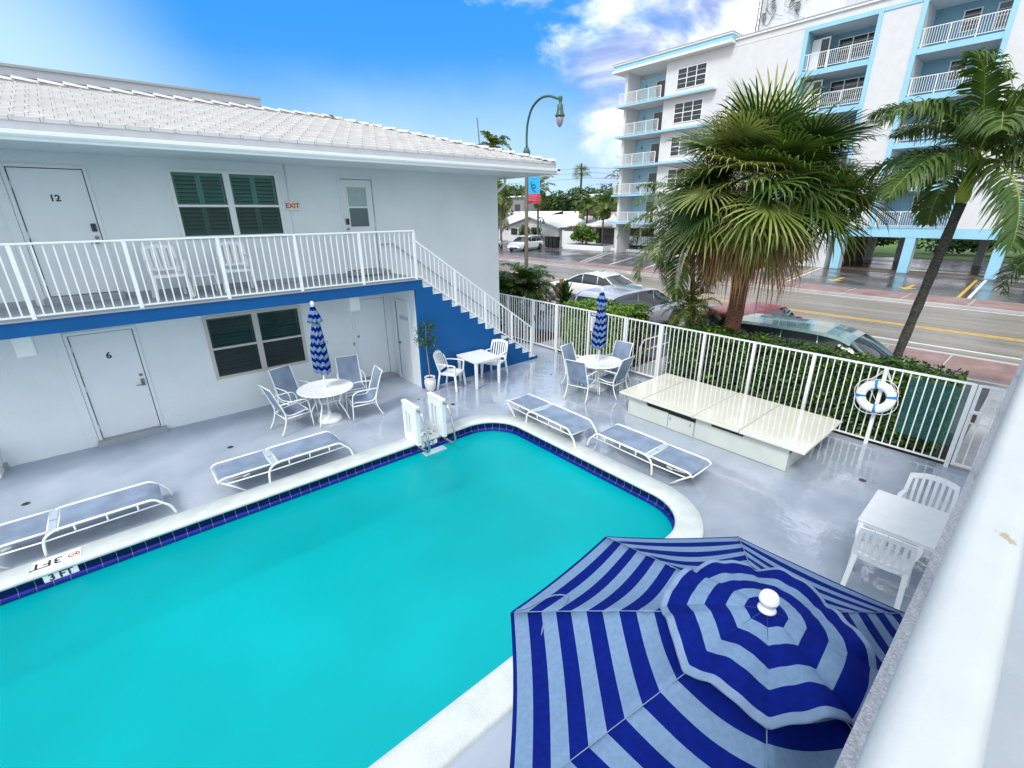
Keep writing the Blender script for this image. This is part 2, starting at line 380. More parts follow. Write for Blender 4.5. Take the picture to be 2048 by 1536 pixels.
def obj(name, g, mats, parent=None, smooth=False, bevel=0, loc=None, rotz=0, fix=True):
    me = bpy.data.meshes.new(name)
    me.from_pydata(g.v, [], g.f)
    for m in (mats if isinstance(mats, (list, tuple)) else [mats]): me.materials.append(M[m] if isinstance(m, str) else m)
    if any(g.m): me.polygons.foreach_set('material_index', g.m)
    if smooth: me.polygons.foreach_set('use_smooth', [True] * len(g.f))
    me.update()
    o = bpy.data.objects.new(name, me); sc.collection.objects.link(o)
    if parent: o.parent = parent
    if loc: o.location = loc
    if rotz: o.rotation_euler = (0, 0, rotz)
    if bevel:
        b = o.modifiers.new('bevel', 'BEVEL'); b.width = bevel; b.segments = 2; b.limit_method = 'ANGLE'; b.angle_limit = RAD(40)
        b.harden_normals = False
    if smooth == 'auto':
        pass
    return o

def tag(o, label, cat, group=None, kind=None):
    if label: o['label'] = label
    if cat: o['category'] = cat
    if group: o['group'] = group
    if kind: o['kind'] = kind
    return o
def struct(o): o['kind'] = 'structure'; return o
def thing(name, label, cat, loc=(0, 0, 0), rotz=0, group=None):
    o = bpy.data.objects.new(name, None); o.empty_display_size = 0.2; sc.collection.objects.link(o)
    o.location = loc; o.rotation_euler = (0, 0, rotz)
    return tag(o, label, cat, group)
def dup(root, loc, rotz, label, group=None):
    r = root.copy(); sc.collection.objects.link(r); r.location = loc; r.rotation_euler = (0, 0, rotz)
    r['label'] = label
    if group: r['group'] = group
    for ch in list(root.children):
        c = ch.copy(); sc.collection.objects.link(c); c.parent = r
        for g in ch.children:
            d = g.copy(); sc.collection.objects.link(d); d.parent = c
    return r

def text(name, s, size, m, matrix, parent=None, ext=0.0, bold=0.0):
    cu = bpy.data.curves.new(name, 'FONT'); cu.body = s; cu.size = size; cu.align_x = 'CENTER'; cu.align_y = 'CENTER'
    cu.extrude = ext; cu.offset = bold; cu.resolution_u = 3
    t = bpy.data.objects.new('tmp_text', cu); sc.collection.objects.link(t)
    dg = bpy.context.evaluated_depsgraph_get()
    me = bpy.data.meshes.new_from_object(t.evaluated_get(dg))
    bpy.data.objects.remove(t)
    me.transform(matrix); me.materials.clear(); me.materials.append(M[m])
    o = bpy.data.objects.new(name, me); sc.collection.objects.link(o)
    if parent: o.parent = parent
    return o
def frame(origin, xdir, ydir):
    x = Vector(xdir).normalized(); y = Vector(ydir).normalized(); z = x.cross(y); o = Vector(origin)
    return Matrix(((x.x, y.x, z.x, o.x), (x.y, y.y, z.y, o.y), (x.z, y.z, z.z, o.z), (0, 0, 0, 1)))

def holed(g, o, u, v, U, V, holes, depth, nrm, mi=0):
    """rectangular wall face o + u*a + v*b with rectangular holes (a0,a1,b0,b1); reveals go back by depth along -nrm"""
    o, u, v, nrm = Vector(o), Vector(u), Vector(v), Vector(nrm)
    us = sorted(set([U[0], U[1]] + [h[i] for h in holes for i in (0, 1)])); vs = sorted(set([V[0], V[1]] + [h[i] for h in holes for i in (2, 3)]))
    P = lambda a, b, d=0: o + u * a + v * b - nrm * d
    for i in range(len(us) - 1):
        for j in range(len(vs) - 1):
            ca, cb = (us[i] + us[i + 1]) / 2, (vs[j] + vs[j + 1]) / 2
            if any(h[0] < ca < h[1] and h[2] < cb < h[3] for h in holes): continue
            g.quad(P(us[i], vs[j]), P(us[i + 1], vs[j]), P(us[i + 1], vs[j + 1]), P(us[i], vs[j + 1]), mi)
    for a0, a1, b0, b1 in holes:
        g.quad(P(a0, b0), P(a1, b0), P(a1, b0, depth), P(a0, b0, depth), mi)
        g.quad(P(a0, b1, depth), P(a1, b1, depth), P(a1, b1), P(a0, b1), mi)
        g.quad(P(a0, b0, depth), P(a0, b1, depth), P(a0, b1), P(a0, b0), mi)
        g.quad(P(a1, b0), P(a1, b1), P(a1, b1, depth), P(a1, b0, depth), mi)

# ============================================================ GROUND AND SETTING
def sheet(name, x0, x1, y0, y1, z, m, nx=1):
    g = G(); g.quad((x0, y0, z), (x1, y0, z), (x1, y1, z), (x0, y1, z)); return struct(obj(name, g, m))
g = G()                                   # far ground, left open where the pool property stands
for a in ((-400, 600, -400, -12), (-400, 600, 40, 600), (-400, -14, -12, 40), (10.2, 600, -12, 40)):
    g.quad((a[0], a[2], -0.03), (a[1], a[2], -0.03), (a[1], a[3], -0.03), (a[0], a[3], -0.03))
g.quad((-14, 16.5, -0.03), (10.2, 16.5, -0.03), (10.2, 40, -0.03), (-14, 40, -0.03))
struct(obj('ground', g, 'groundm'))
sheet('planting_bed', 10.14, 11.75, -6, 40, 0.012, 'soil')
sheet('parking_lot', 11.75, 15.9, -30, 40, 0.0, 'asphalt')
sheet('sidewalk', 15.9, 18.2, -60, 110, 0.10, 'pink')
g = G(); g.box(18.2, 18.38, -60, 110, -0.02, 0.115); g.box(15.75, 15.9, -60, 110, -0.02, 0.108); struct(obj('kerb', g, 'concrete'))
sheet('road', 18.38, 28.3, -60, 130, 0.006, 'road')
g = G(); g.box(28.3, 28.5, -60, 130, -0.02, 0.10); struct(obj('far_kerb', g, 'concrete'))
sheet('far_sidewalk', 28.5, 31.1, -60, 130, 0.085, 'pink')
sheet('far_parking_lot', 31.1, 60, -30, 75, 0.004, 'asphalt')
sheet('carport_floor', 41.0, 55, -30, 12, 0.012, 'carport')
sheet('lawn', 55, 110, -30, 26, 0.04, 'lawn')
g = G()
g.box(19.50, 19.62, -60, 130, 0.006, 0.011, 0)
g.box(22.30, 22.42, -60, 130, 0.006, 0.011, 1); g.box(22.56, 22.68, -60, 130, 0.006, 0.011, 1)
g.box(27.95, 28.05, -60, 130, 0.006, 0.011, 0)
def line(a, b, w, mi, z=0.009):
    a, b = Vector((*a, z)), Vector((*b, z)); d = (b - a).normalized(); n = Vector((-d.y, d.x, 0)) * w / 2
    g.quad(a - n, b - n, b + n, a + n, mi)
for (a, b, mi) in (((31.2, 2.72), (41, 3.04), 0), ((31.2, 3.1), (40.7, 3.42), 1), ((31.2, 10.95), (41, 12.1), 0), ((31.2, 11.3), (41, 12.5), 1),
                   ((27.9, 20.1), (40, 23.9), 0), ((29.2, 23.9), (38.2, 27.2), 0), ((29.8, 26.6), (42, 32.5), 0), ((30.2, 27.2), (42, 33.2), 0), ((31.2, 18.7), (38, 20.6), 0),
                   ((12.2, 8.0), (15.6, 8.0), 0), ((12.2, 11.6), (15.6, 11.6), 0), ((12.2, 4.2), (15.6, 4.2), 0)):
    line(a, b, 0.14, mi)
for cx, cy in ((34.9, 9.25), (34.1, 5.5)):            # yellow arrows
    P = [(-1.3, -0.1), (0.3, -0.1), (0.3, -0.45), (1.2, 0), (0.3, 0.45), (0.3, 0.1), (-1.3, 0.1)]
    g.add([(cx - p[0], cy + p[1], 0.009) for p in P], [(0, 1, 5, 6), (2, 3, 4)], 1)
struct(obj('road_markings', g, ['wline', 'yellow']))
# joints across the sidewalks
g = G()
for k in range(-16, 40):
    g.box(15.92, 18.18, k * 1.5, k * 1.5 + 0.03, 0.1, 0.103); g.box(28.52, 31.08, k * 2.4, k * 2.4 + 0.04, 0.085, 0.089)
struct(obj('sidewalk_joints', g, 'fascia'))

# ============================================================ POOL
PX0, PX1, PY0, PY1, PR = -9.0, 5.60, 2.51, 7.13, 0.75
def pool_path(d, seg=14):
    r = PR + d; pts = []
    for cx, cy, a0 in ((PX1 - PR, PY0 + PR, -90), (PX1 - PR, PY1 - PR, 0), (PX0 + PR, PY1 - PR, 90), (PX0 + PR, PY0 + PR, 180)):
        for i in range(seg + 1):
            a = RAD(a0 + 90 * i / seg); pts.append((cx + r * math.cos(a), cy + r * math.sin(a)))
    return pts
from mathutils.geometry import tessellate_polygon
hole = pool_path(0.34)
outer = [(-14, -12), (10.14, -12), (10.14, 16.5), (-14, 16.5)]
polys = [[Vector((*p, 0)) for p in outer], [Vector((*p, 0)) for p in hole[::-1]]]
tris = tessellate_polygon(polys); flat = [p for q in polys for p in q]
g = G(); g.add([tuple(p) for p in flat], [tuple(t) for t in tris])
deck = struct(obj('pool_deck', g, 'deck'))
for p in deck.data.polygons:
    if p.normal.z < 0: p.flip()
pool = thing('swimming_pool', 'long rectangular swimming pool with rounded corners, white coping and cobalt tile band', 'swimming pool')
def sweep(prof, name, m, parent, smooth=True):
    rings = [[(x, y, z) for x, y in pool_path(d)] for d, z in prof]; n = len(rings[0]); g = G()
    vs = [p for r in rings for p in r]; fs = []
    for i in range(len(prof) - 1):
        for j in range(n): fs.append((i * n + j, i * n + (j + 1) % n, (i + 1) * n + (j + 1) % n, (i + 1) * n + j))
    g.add(vs, fs); return obj(name, g, m, parent, smooth)
sweep([(0.35, -0.02), (0.35, 0.03), (0.325, 0.056), (0.05, 0.064), (0.0, 0.060), (-0.022, 0.046), (-0.032, 0.022), (-0.022, 0.0), (0.0, -0.006), (0.03, -0.006)], 'coping', 'coping', pool)
sweep([(0.014, -0.004), (0.014, -1.3)], 'basin_wall', 'basin', pool, False)
g = G(); pp = pool_path(0.014); g.add([(x, y, -1.28) for x, y in pp], [tuple(range(len(pp)))]); obj('basin_floor', g, 'basin', pool)
sweep([(0.006, -0.004), (0.006, -0.105), (-0.012, -0.106), (-0.030, -0.118), (-0.036, -0.142), (-0.030, -0.168), (0.0, -0.185)], 'tile_grout', 'grout', pool, False)
# individual tiles follow the wall line
base = pool_path(0.0, 24); L = []
n = len(base); acc = 0.0
for i in range(n):
    a, b = Vector(base[i]), Vector(base[(i + 1) % n]); d = (b - a).length
    if d > 1e-6: L.append((acc, acc + d, a, b)); acc += d
def at_s(s):
    s = s % acc
    for s0, s1, a, b in L:
        if s0 <= s <= s1:
            t = (b - a).normalized(); return a + t * (s - s0), Vector((t.y, -t.x))
NT = round(acc / 0.1545); tp_ = acc / NT
g1, g2 = G(), G()
for i in range(NT):
    s0, s1 = i * tp_ + 0.0035, (i + 1) * tp_ - 0.0035
    (p, np_), (q, nq) = at_s(s0), at_s(s1)
    if p.x < -4 : continue
    pin = p - np_ * 0.001; qin = q - nq * 0.001
    g1.add([(pin.x, pin.y, -0.008), (pin.x, pin.y, -0.098), (qin.x, qin.y, -0.098), (qin.x, qin.y, -0.008)], [(0, 1, 2, 3)])
    prof = [(0.0, -0.100), (-0.020, -0.104), (-0.038, -0.118), (-0.045, -0.142), (-0.038, -0.166), (0.0, -0.190)]
    vs = []
    for (w, nw) in ((p, np_), (q, nq)):
        for d, z in prof: vs.append((w.x + nw.x * d, w.y + nw.y * d, z))
    k = len(prof); g2.add(vs, [(j, j + 1, k + j + 1, k + j) for j in range(k - 1)] + [tuple(range(k)), tuple(range(k, 2 * k))[::-1]])
obj('wall_tiles', g1, 'tile', pool); obj('bullnose_tiles', g2, 'tile2', pool)
g = G(); pp = pool_path(0.004); g.add([(x, y, -0.172) for x, y in pp], [tuple(range(len(pp)))])
struct(obj('pool_water', g, 'water'))
def marker(x0, x1, y0, y1, txt, vx0, vx1):
    g = G(); g.box(x0, x1, y0, y1, 0.05, 0.0675); o = obj('depth_marker', g, 'signcream', pool); o.data.materials[0] = M['white']
    w = (x1 - x0) / 3; cy = (y0 + y1) / 2
    f = lambda cx: frame((cx, cy, 0.069), (-1, 0, 0), (0, -1, 0))
    text('depth_text', txt[0], 0.19, 'txt', f(x1 - 1.45 * w), o, bold=0.003)
    text('depth_text', 'FT', 0.19, 'txt', f(x0 + 0.55 * w), o, bold=0.003)
    c = (x1 - 0.45 * w, cy, 0.069); g = G()
    ring = [(c[0] + 0.058 * math.cos(a), c[1] + 0.058 * math.sin(a), c[2]) for a in [2 * PI * i / 20 for i in range(20)]]
    rin = [(c[0] + 0.046 * math.cos(a), c[1] + 0.046 * math.sin(a), c[2]) for a in [2 * PI * i / 20 for i in range(20)]]
    g.add(ring + rin, [(i, (i + 1) % 20, 20 + (i + 1) % 20, 20 + i) for i in range(20)], 0)
    d = 0.038; g.quad((c[0] - d - .004, c[1] - d + .004, c[2]), (c[0] - d + .004, c[1] - d - .004, c[2]), (c[0] + d + .004, c[1] + d - .004, c[2]), (c[0] + d - .004, c[1] + d + .004, c[2]), 0)
    g.add([(c[0] - .03, c[1] + .01, c[2] - .0006), (c[0] + .035, c[1] - .015, c[2] - .0006), (c[0] + .03, c[1] + .02, c[2] - .0006)], [(0, 1, 2)], 1)
    obj('no_diving_symbol', g, ['red', 'txt'], o)
    g = G(); g.box(vx0, vx1, PY1 - 0.012, PY1 + 0.004, -0.100, -0.002); o = obj('depth_marker', g, 'white', pool)
    text('depth_text', txt + ' FT', 0.125, 'txt', frame(((vx0 + vx1) / 2, PY1 - 0.0135, -0.053), (1, 0, 0), (0, 0, 1)), o, bold=0.004)
marker(-1.60, -1.14, 7.15, 7.40, '3', -1.515, -1.195)
marker(3.77, 4.24, 7.17, 7.41, '5', 3.74, 4.09)

# ladder: two white moulded posts with slots, chrome grab tubes, steps
lad = thing('pool_ladder', 'pool ladder with two white moulded posts and curved chrome rails on the far coping', 'pool ladder')
for x in (3.62, 4.18):
    g = G()
    y0, y1, z0, z1 = 6.95, 7.46, 0.06, 0.80; t = 0.036
    hs = [(0.10, 0.185, 0.13, 0.60), (0.225, 0.285, 0.17, 0.58)]
    for s in (-1, 1):
        hh = [(y1 - y0 - h[1], y1 - y0 - h[0], h[2], h[3]) for h in hs]
        holed(g, (x + s * t, y0, z0), (0, 1, 0), (0, 0, 1), (0, y1 - y0), (0, z1 - z0), hh, t, (s, 0, 0))
    g.quad((x - t, y0, z0), (x + t, y0, z0), (x + t, y0, z1), (x - t, y0, z1)); g.quad((x - t, y1, z0), (x - t, y1, z1), (x + t, y1, z1), (x + t, y1, z0))
    g.quad((x - t, y0, z1), (x + t, y0, z1), (x + t, y1, z1), (x - t, y1, z1))
    o = obj('ladder_post', g, 'plastic', lad)
    g = G(); g.box(x - t - .012, x + t + .012, y0 - .02, y1 + .015, z1, z1 + 0.045); obj('cap', g, 'plastic', o, bevel=0.012)
    g = G()
    pts = [(x, 6.97, 0.76), (x, 6.88, 0.775), (x, 6.80, 0.755), (x, 6.745, 0.69), (x, 6.67, 0.46), (x, 6.60, 0.20), (x, 6.60, 0.10), (x, 6.66, 0.045), (x, 6.78, 0.03), (x, 7.09, 0.008)]
    # smooth it
    q = []
    for i in range(len(pts) - 1):
        a, b = Vector(pts[i]), Vector(pts[i + 1]); q += [a, (a + b) / 2]
    q.append(Vector(pts[-1])); g.tube(q, 0.021, 12); obj('grab_rail', g, 'metal', lad, True)
for z, y in ((-0.155, 6.98), (-0.45, 6.98), (-0.75, 6.98)):
    g = G(); g.box(3.70, 4.16, y - 0.09, y + 0.07, z - 0.03, z + 0.004); g.box(3.70, 4.16, y - 0.025, y - 0.012, z + 0.004, z + 0.012); obj('step', g, 'slate', lad, bevel=0.01)

# ============================================================ MOTEL (far side)
WY = 11.13
mot = thing('motel_building', 'white two-storey motel with blue walkway band and white tiled roof across the pool', 'building')
lowholes = [(1.195, 3.04, 0.875, 2.13), (-0.88, 0.035, 0.10, 2.13), (4.29, 5.13, 0.10, 2.13), (-3.2, -2.25, 0.10, 2.13)]
uphole = [(1.20, 3.035, 3.74, 4.88), (-0.91, 0.01, 2.82, 4.86), (4.37, 5.13, 2.84, 4.87)]
g = G()
holed(g, (0, WY, 0), (1, 0, 0), (0, 0, 1), (-12, 8.93), (0, 5.12), lowholes + uphole, 0.07, (0, -1, 0))
g.quad((8.93, WY, 0), (8.93, 16.4, 0), (8.93, 16.4, 5.12), (8.93, WY, 5.12)); g.quad((-12, WY, 0), (-12, 16.4, 0), (-12, 16.4, 5.12), (-12, WY, 5.12))
g.quad((-12, 16.4, 0), (8.93, 16.4, 0), (8.93, 16.4, 5.12), (-12, 16.4, 5.12))
obj('wall', g, 'wall', mot)
g = G(); g.box(-12, 9.62, 9.58, 17.8, 5.10, 5.118); obj('soffit', g, 'wall', mot)

def window(x0, x1, z0, z1, fm, sm, low=False):
    g = G(); Y = WY - 0.025; d = WY + 0.03; fw_ = 0.05
    g.box(x0 - 0.03, x1 + 0.03, Y, d, z1 - 0.005, z1 + fw_); g.box(x0 - 0.03, x1 + 0.03, Y - (0.03 if not low else 0), d, z0 - fw_, z0 + 0.005)
    g.box(x0 - 0.03, x0 + 0.03, Y + .002, d, z0, z1 - 0.005); g.box(x1 - 0.03, x1 + 0.03, Y + .002, d, z0, z1 - 0.005)
    xm = (x0 + x1) / 2; g.box(xm - 0.055, xm + 0.055, Y + .004, d, z0 + 0.005, z1 - 0.005)
    zm = (z0 + z1) / 2 - 0.02
    for a, b in ((x0 + .03, xm - .055), (xm + .055, x1 - .03)): g.box(a, b, Y + 0.01, d, zm - 0.022, zm + 0.022)
    fr_ = obj('window', g, fm, mot)
    for a, b in ((x0 + .03, xm - .055), (xm + .055, x1 - .03)):
        p = G(); p.quad((a, Y + .030, zm), (b, Y + .030, zm), (b, Y + .030, z1), (a, Y + .030, z1)); obj('pane', p, 'pane', fr_)
        s = G(); s.quad((a, Y + .040, z0), (b, Y + .040, z0), (b, Y + .040, zm), (a, Y + .040, zm)); obj('screen', s, 'mesh', fr_)
        sh = G(); ym = WY + 0.075
        leaves = ((a, (a + b) / 2), ((a + b) / 2, b)) if not low else ((a, b),)
        for l0, l1 in leaves:
            sh.box(l0 + .003, l0 + .045, ym - .012, ym + .012, z0, z1); sh.box(l1 - .045, l1 - .003, ym - .012, ym + .012, z0, z1)
            for zz in ((z0, z0 + .06), (z1 - .06, z1)): sh.box(l0 + .045, l1 - .045, ym - .011, ym + .011, *zz)
            k = int((z1 - z0 - .12) / 0.072)
            for i in range(k):
                zc = z0 + .06 + (i + 0.5) * (z1 - z0 - .12) / k
                sh.add([(l0 + .045, ym - .03, zc - .022), (l1 - .045, ym - .03, zc - .022), (l1 - .045, ym + .025, zc + .026), (l0 + .045, ym + .025, zc + .026),
                        (l0 + .045, ym - .026, zc - .030), (l1 - .045, ym - .026, zc - .030), (l1 - .045, ym + .029, zc + .018), (l0 + .045, ym + .029, zc + .018)],
                       [(0, 1, 2, 3), (7, 6, 5, 4), (0, 4, 5, 1)])
        obj('shutter', sh, sm, fr_)
    g = G(); g.box(x0, x1, WY + .12, WY + .13, z0, z1); obj('window_back', g, 'dark', fr_)
    return fr_
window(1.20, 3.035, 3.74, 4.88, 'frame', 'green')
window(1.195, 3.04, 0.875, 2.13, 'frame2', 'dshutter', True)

def door(x0, x1, z0, z1, num=None, knobs='lever', hinge_left=True, half=False):
    g = G(); g.box(x0 + .012, x1 - .012, WY + .02, WY + .065, z0 + .012, z1 - .012)
    d = obj('door', g, 'door', mot, bevel=0.004)
    g = G(); Y = WY - 0.022
    g.box(x0 - .055, x0 - 0.002, Y, WY + .03, z0, z1 + .055); g.box(x1 + .002, x1 + .055, Y, WY + .03, z0, z1 + .055); g.box(x0 - .002, x1 + .002, Y, WY + .03, z1 + .002, z1 + .055)
    obj('door_frame', g, 'wall', d, bevel=0.006)
    g = G(); g.box(x0 - .08, x1 + .08, WY - 0.16, WY + .02, z0 - .12, z0); obj('door_step', g, 'slab', d, bevel=0.01)
    g = G(); g.box(x0, x1, WY + .066, WY + .069, z0, z1); obj('door_gap', g, 'dark', d)
    xh = x0 if hinge_left else x1
    for zz in (0.25, 1.02, 1.78):
        g = G(); g.tube([(xh + (.004 if hinge_left else -.004), WY + .012, z0 + zz - .05), (xh + (.004 if hinge_left else -.004), WY + .012, z0 + zz + .05)], 0.008, 6); obj('hinge', g, 'white', d)
    xk = x1 - .075 if hinge_left else x0 + .075
    zk = z0 + .98
    if knobs == 'keypad':
        g = G(); g.box(xk - .035, xk + .035, WY - .02, WY + .02, zk + .07, zk + .20); obj('keypad', g, 'black', d, bevel=0.006)
    g = G(); g.lathe([(0.0, 0), (.03, 0), (.032, .01), (.02, .014), (0, .016)], n=14)
    g.v = [(xk + p[0], WY + .02 - p[2], zk - (0.03 if knobs == 'keypad' else -0.14) + p[1]) for p in g.v]; obj('deadbolt', g, 'dmetal', d)
    if knobs == 'lever':
        g = G(); g.box(xk - .028, xk + .028, WY - .004, WY + .02, zk - .08, zk + .06); g.bar((xk, WY - .05, zk - .04), (xk - .11, WY - .05, zk - .04), .016, .02); g.bar((xk, WY, zk - .04), (xk, WY - .05, zk - .04), .02, .02); obj('door_handle', g, 'dmetal', d, bevel=0.004)
    elif knobs == 'keypad':
        g = G(); g.bar((xk, WY - .05, zk - .12), (xk - .10, WY - .05, zk - .12), .018, .022); g.bar((xk, WY + .02, zk - .12), (xk, WY - .05, zk - .12), .03, .03); obj('door_handle', g, 'dmetal', d, bevel=0.004)
    if num: text('door_number', num, 0.165 if len(num) < 2 else 0.14, 'txt', frame(((x0 + x1) / 2 + .01, WY + .018, z0 + 1.58), (1, 0, 0), (0, 0, 1)), d, ext=0.004, bold=0.004)
    return d
door(-0.88, 0.035, 0.10, 2.13, '6', 'lever')
door(-0.91, 0.01, 2.82, 4.86, '12', 'keypad')
door(4.29, 5.13, 0.10, 2.13, None, 'plain', False)
door(-3.2, -2.25, 0.10, 2.13, '5', 'lever', False)
hd = door(4.37, 5.13, 2.84, 4.87, None, 'keypad', False)
g = G()
for b in ((4.49, 4.52, 3.80, 4.74), (4.97, 5.0, 3.80, 4.74), (4.52, 4.97, 4.70, 4.74), (4.52, 4.97, 3.80, 3.84), (4.52, 4.97, 4.25, 4.285)): g.box(b[0], b[1], WY + .002, WY + .03, b[2], b[3])
wf = obj('door_window', g, 'frame', hd)
g = G(); g.quad((4.52, WY + .016, 4.285), (4.97, WY + .016, 4.285), (4.97, WY + .016, 4.70), (4.52, WY + .016, 4.70)); obj('frosted_pane', g, mat('frosted_green_pane', (0.30, 0.42, 0.42), 0.25, noise=0.06), wf)
g = G(); g.quad((4.52, WY + .016, 3.84), (4.97, WY + .016, 3.84), (4.97, WY + .016, 4.25), (4.52, WY + .016, 4.25)); obj('dark_pane', g, mat('dark_green_pane', (0.07, 0.12, 0.13), 0.15), wf)
g = G(); g.box(-1.085, -0.94, WY - .035, WY + .01, 0, 2.45); g.box(-1.10, -0.97, WY - .03, WY + .01, 2.7, 5.09); obj('pilaster', g, 'wall', mot, bevel=0.006)
g = G(); g.tube([(3.225, WY - .015, 2.70), (3.225, WY - .015, 5.09)], 0.011, 8); obj('conduit', g, 'wall', mot, True)
g = G(); g.box(-12, 5.4, WY - .006, WY + .01, 2.70, 2.80); obj('skirting', g, 'slab', mot)
g = G(); g.box(4.20, 4.26, WY - .018, WY, 1.02, 1.09); obj('door_viewer_plate', g, 'dmetal', mot)

# walkway slab, blue fascia
g = G(); g.box(-12, 5.28, 9.67, WY, 2.47, 2.675); obj('walkway_slab', g, 'wall', mot)
g = G(); g.box(-12, 5.27, 9.645, 9.67, 2.462, 2.678); g.box(5.27, 5.45, 9.645, 9.67, 2.462, 2.678); obj('fascia_band', g, 'blue', mot)
g = G(); g.box(-12, 5.46, 9.625, WY, 2.680, 2.702); obj('walkway_floor', g, 'slab', mot)
# storage room under the stairs
g = G(); holed(g, (5.285, WY, 0), (0, -1, 0), (0, 0, 1), (0, WY - 9.67), (0, 2.47), [(WY - 10.83, WY - 10.15, 0.06, 2.06)], 0.05, (-1, 0, 0)); st_w = obj('storage_wall', g, 'wall', mot)
g = G(); g.box(5.30, 5.33, 10.16, 10.82, 0.07, 2.05); sdv = obj('door', g, 'door', mot, bevel=0.003)
g = G()
for i in range(4): g.box(5.288, 5.30, 10.24 + i * .11, 10.32 + i * .11, 1.62, 1.72)
obj('vent_louver', g, 'slate', sdv)
g = G(); g.lathe([(0, 0), (.03, 0), (.03, .03), (.012, .05), (0, .05)], n=12); g.v = [(5.30 - p[2], 10.75 + p[0], .98 + p[1]) for p in g.v]; obj('door_knob', g, 'dmetal', sdv, True)
g = G(); g.box(5.255, 5.30, 10.10, 10.15, 0, 2.1); g.box(5.255, 5.30, 10.83, 10.88, 0, 2.1); g.box(5.255, 5.30, 10.15, 10.83, 2.06, 2.11); obj('door_frame', g, 'wall', sdv)

# roof
EY, EZ, RY, RZ, EX = 9.56, 5.315, 13.72, 6.47, 9.60
SL = (RZ - EZ) / (RY - EY)
RX = EX - (RY - EY)
BY = RY + (RY - EY)
g = G()
g.add([(-12, EY, EZ), (EX, EY, EZ), (EX, BY, EZ), (-12, BY, EZ), (-12, RY, RZ), (RX, RY, RZ)], [(0, 1, 5, 4), (1, 2, 5), (2, 3, 4, 5), (0, 4, 3), (0, 3, 2, 1)])
rf = obj('roof', g, 'roof', mot)
rr_ = random.Random(3)
g = G(); CR = 0.318; ncour = int((RY - EY) / CR) + 1
for c in range(ncour):
    y0 = EY - 0.04 + c * CR; y1 = y0 + CR + .03
    if y0 > RY: break
    off = 0.15 * (c % 2)
    xr = EX - (max(y0, EY) - EY) - 0.02; x = -3.6 - off
    while x < xr:
        x1 = min(x + 0.297, xr + .06)
        if y1 > RY: y1 = RY
        lift = rr_.uniform(0, .006)
        za, zb = EZ + (y0 - EY) * SL, EZ + (y1 - EY) * SL
        xe1 = min(x1, EX - (y1 - EY) + 0.05) if x1 > EX - (y1 - EY) else x1
        if xe1 < x + .02: xe1 = x + .02
        g.add([(x, y0, za + .012), (x1, y0, za + .012), (xe1, y1, zb + .004), (x, y1, zb + .004),
               (x, y0, za + .062 + lift), (x1, y0, za + .062 + lift), (xe1, y1, zb + .020), (x, y1, zb + .020)],
              [(4, 5, 6, 7), (0, 1, 5, 4), (1, 2, 6, 5), (3, 0, 4, 7)])
        # raised side lap of the tile
        if x1 - x > .2: g.add([(x, y0 - .004, za + .02), (x + .035, y0 - .004, za + .02), (x + .035, y0 - .004, za + .078 + lift), (x, y0 - .004, za + .078 + lift), (x, y1 - .03, zb + .02), (x + .035, y1 - .03, zb + .02), (x + .035, y1 - .03, zb + .036), (x, y1 - .03, zb + .036)],
              [(0, 1, 2, 3), (3, 2, 6, 7), (1, 5, 6, 2), (0, 3, 7, 4)])
        x += 0.303
obj('roof_tiles', g, 'roof', rf)
g = G()                                             # tiles of the hip end
for c in range(ncour):
    x0 = EX + 0.04 - c * CR; x1 = x0 - CR - .03
    ya, yb = EY + (EX - x0) + .02, BY - (EX - x0) - .02
    y = ya
    while y < yb:
        y2 = min(y + .297, yb)
        za, zb = EZ + (EX - x0) * SL, EZ + (EX - x1) * SL
        g.add([(x0, y, za + .012), (x0, y2, za + .012), (x1, y2, zb + .004), (x1, y, zb + .004), (x0, y, za + .052), (x0, y2, za + .052), (x1, y2, zb + .02), (x1, y, zb + .02)],
              [(4, 5, 6, 7), (0, 1, 5, 4), (1, 2, 6, 5), (3, 0, 4, 7)])
        y += .303
obj('roof_tiles', g, 'roof', rf)
g = G()                                             # cap tiles: ridge and hips, each overlapping the last
def caps(a, b, step=0.36):
    a, b = Vector(a), Vector(b); n_ = int((b - a).length / step); d = (b - a).normalized()
    for i in range(n_ + 1):
        p = a + d * i * step; q = p + d * (step + .05)
        side = d.cross(Vector((0, 0, 1))).normalized()
        vs = []
        for w, r, lift in ((p, 0.125, .065), (q, 0.10, .035)):
            for ang in (-75, -40, 0, 40, 75):
                vs.append(w + side * r * math.sin(RAD(ang)) + Vector((0, 0, lift - .055 + r * 0.75 * math.cos(RAD(ang)))))
        g.add(vs, [(i_, i_ + 1, 5 + i_ + 1, 5 + i_) for i_ in range(4)] + [(4, 3, 2, 1, 0)])
caps((EX + .03, EY - .03, EZ + .03), (RX, RY, RZ + .02)); caps((-4.2, RY, RZ + .03), (RX, RY, RZ + .03)); caps((EX, BY, EZ + .03), (RX, RY, RZ + .02))
obj('ridge_caps', g, 'roof', rf)
g = G(); g.box(-12, EX + .02, EY - .01, EY + .03, 5.118, EZ + .012); g.box(EX, EX + .03, EY + .03, BY, 5.118, EZ + .012)
g.box(-12, EX + .045, EY - .035, EY - .01, 5.22, EZ + .006); obj('roof_fascia', g, 'fascia', rf)
pr_ = [(0, 0), (-.075, 0), (-.085, .03), (-.105, .05), (-.118, .075), (-.118, .125), (-.105, .13), (-.105, .12), (0, .12)]
g = G(); g.prism([(EY - .01 + a, 5.075 + b) for a, b in pr_], -12, 0, EX + .13); obj('gutter', g, 'rail', rf)
g = G(); g.prism([(EX + .03 - a, 5.075 + b) for a, b in pr_], EY - .128, 1, BY); obj('gutter', g, 'rail', rf)
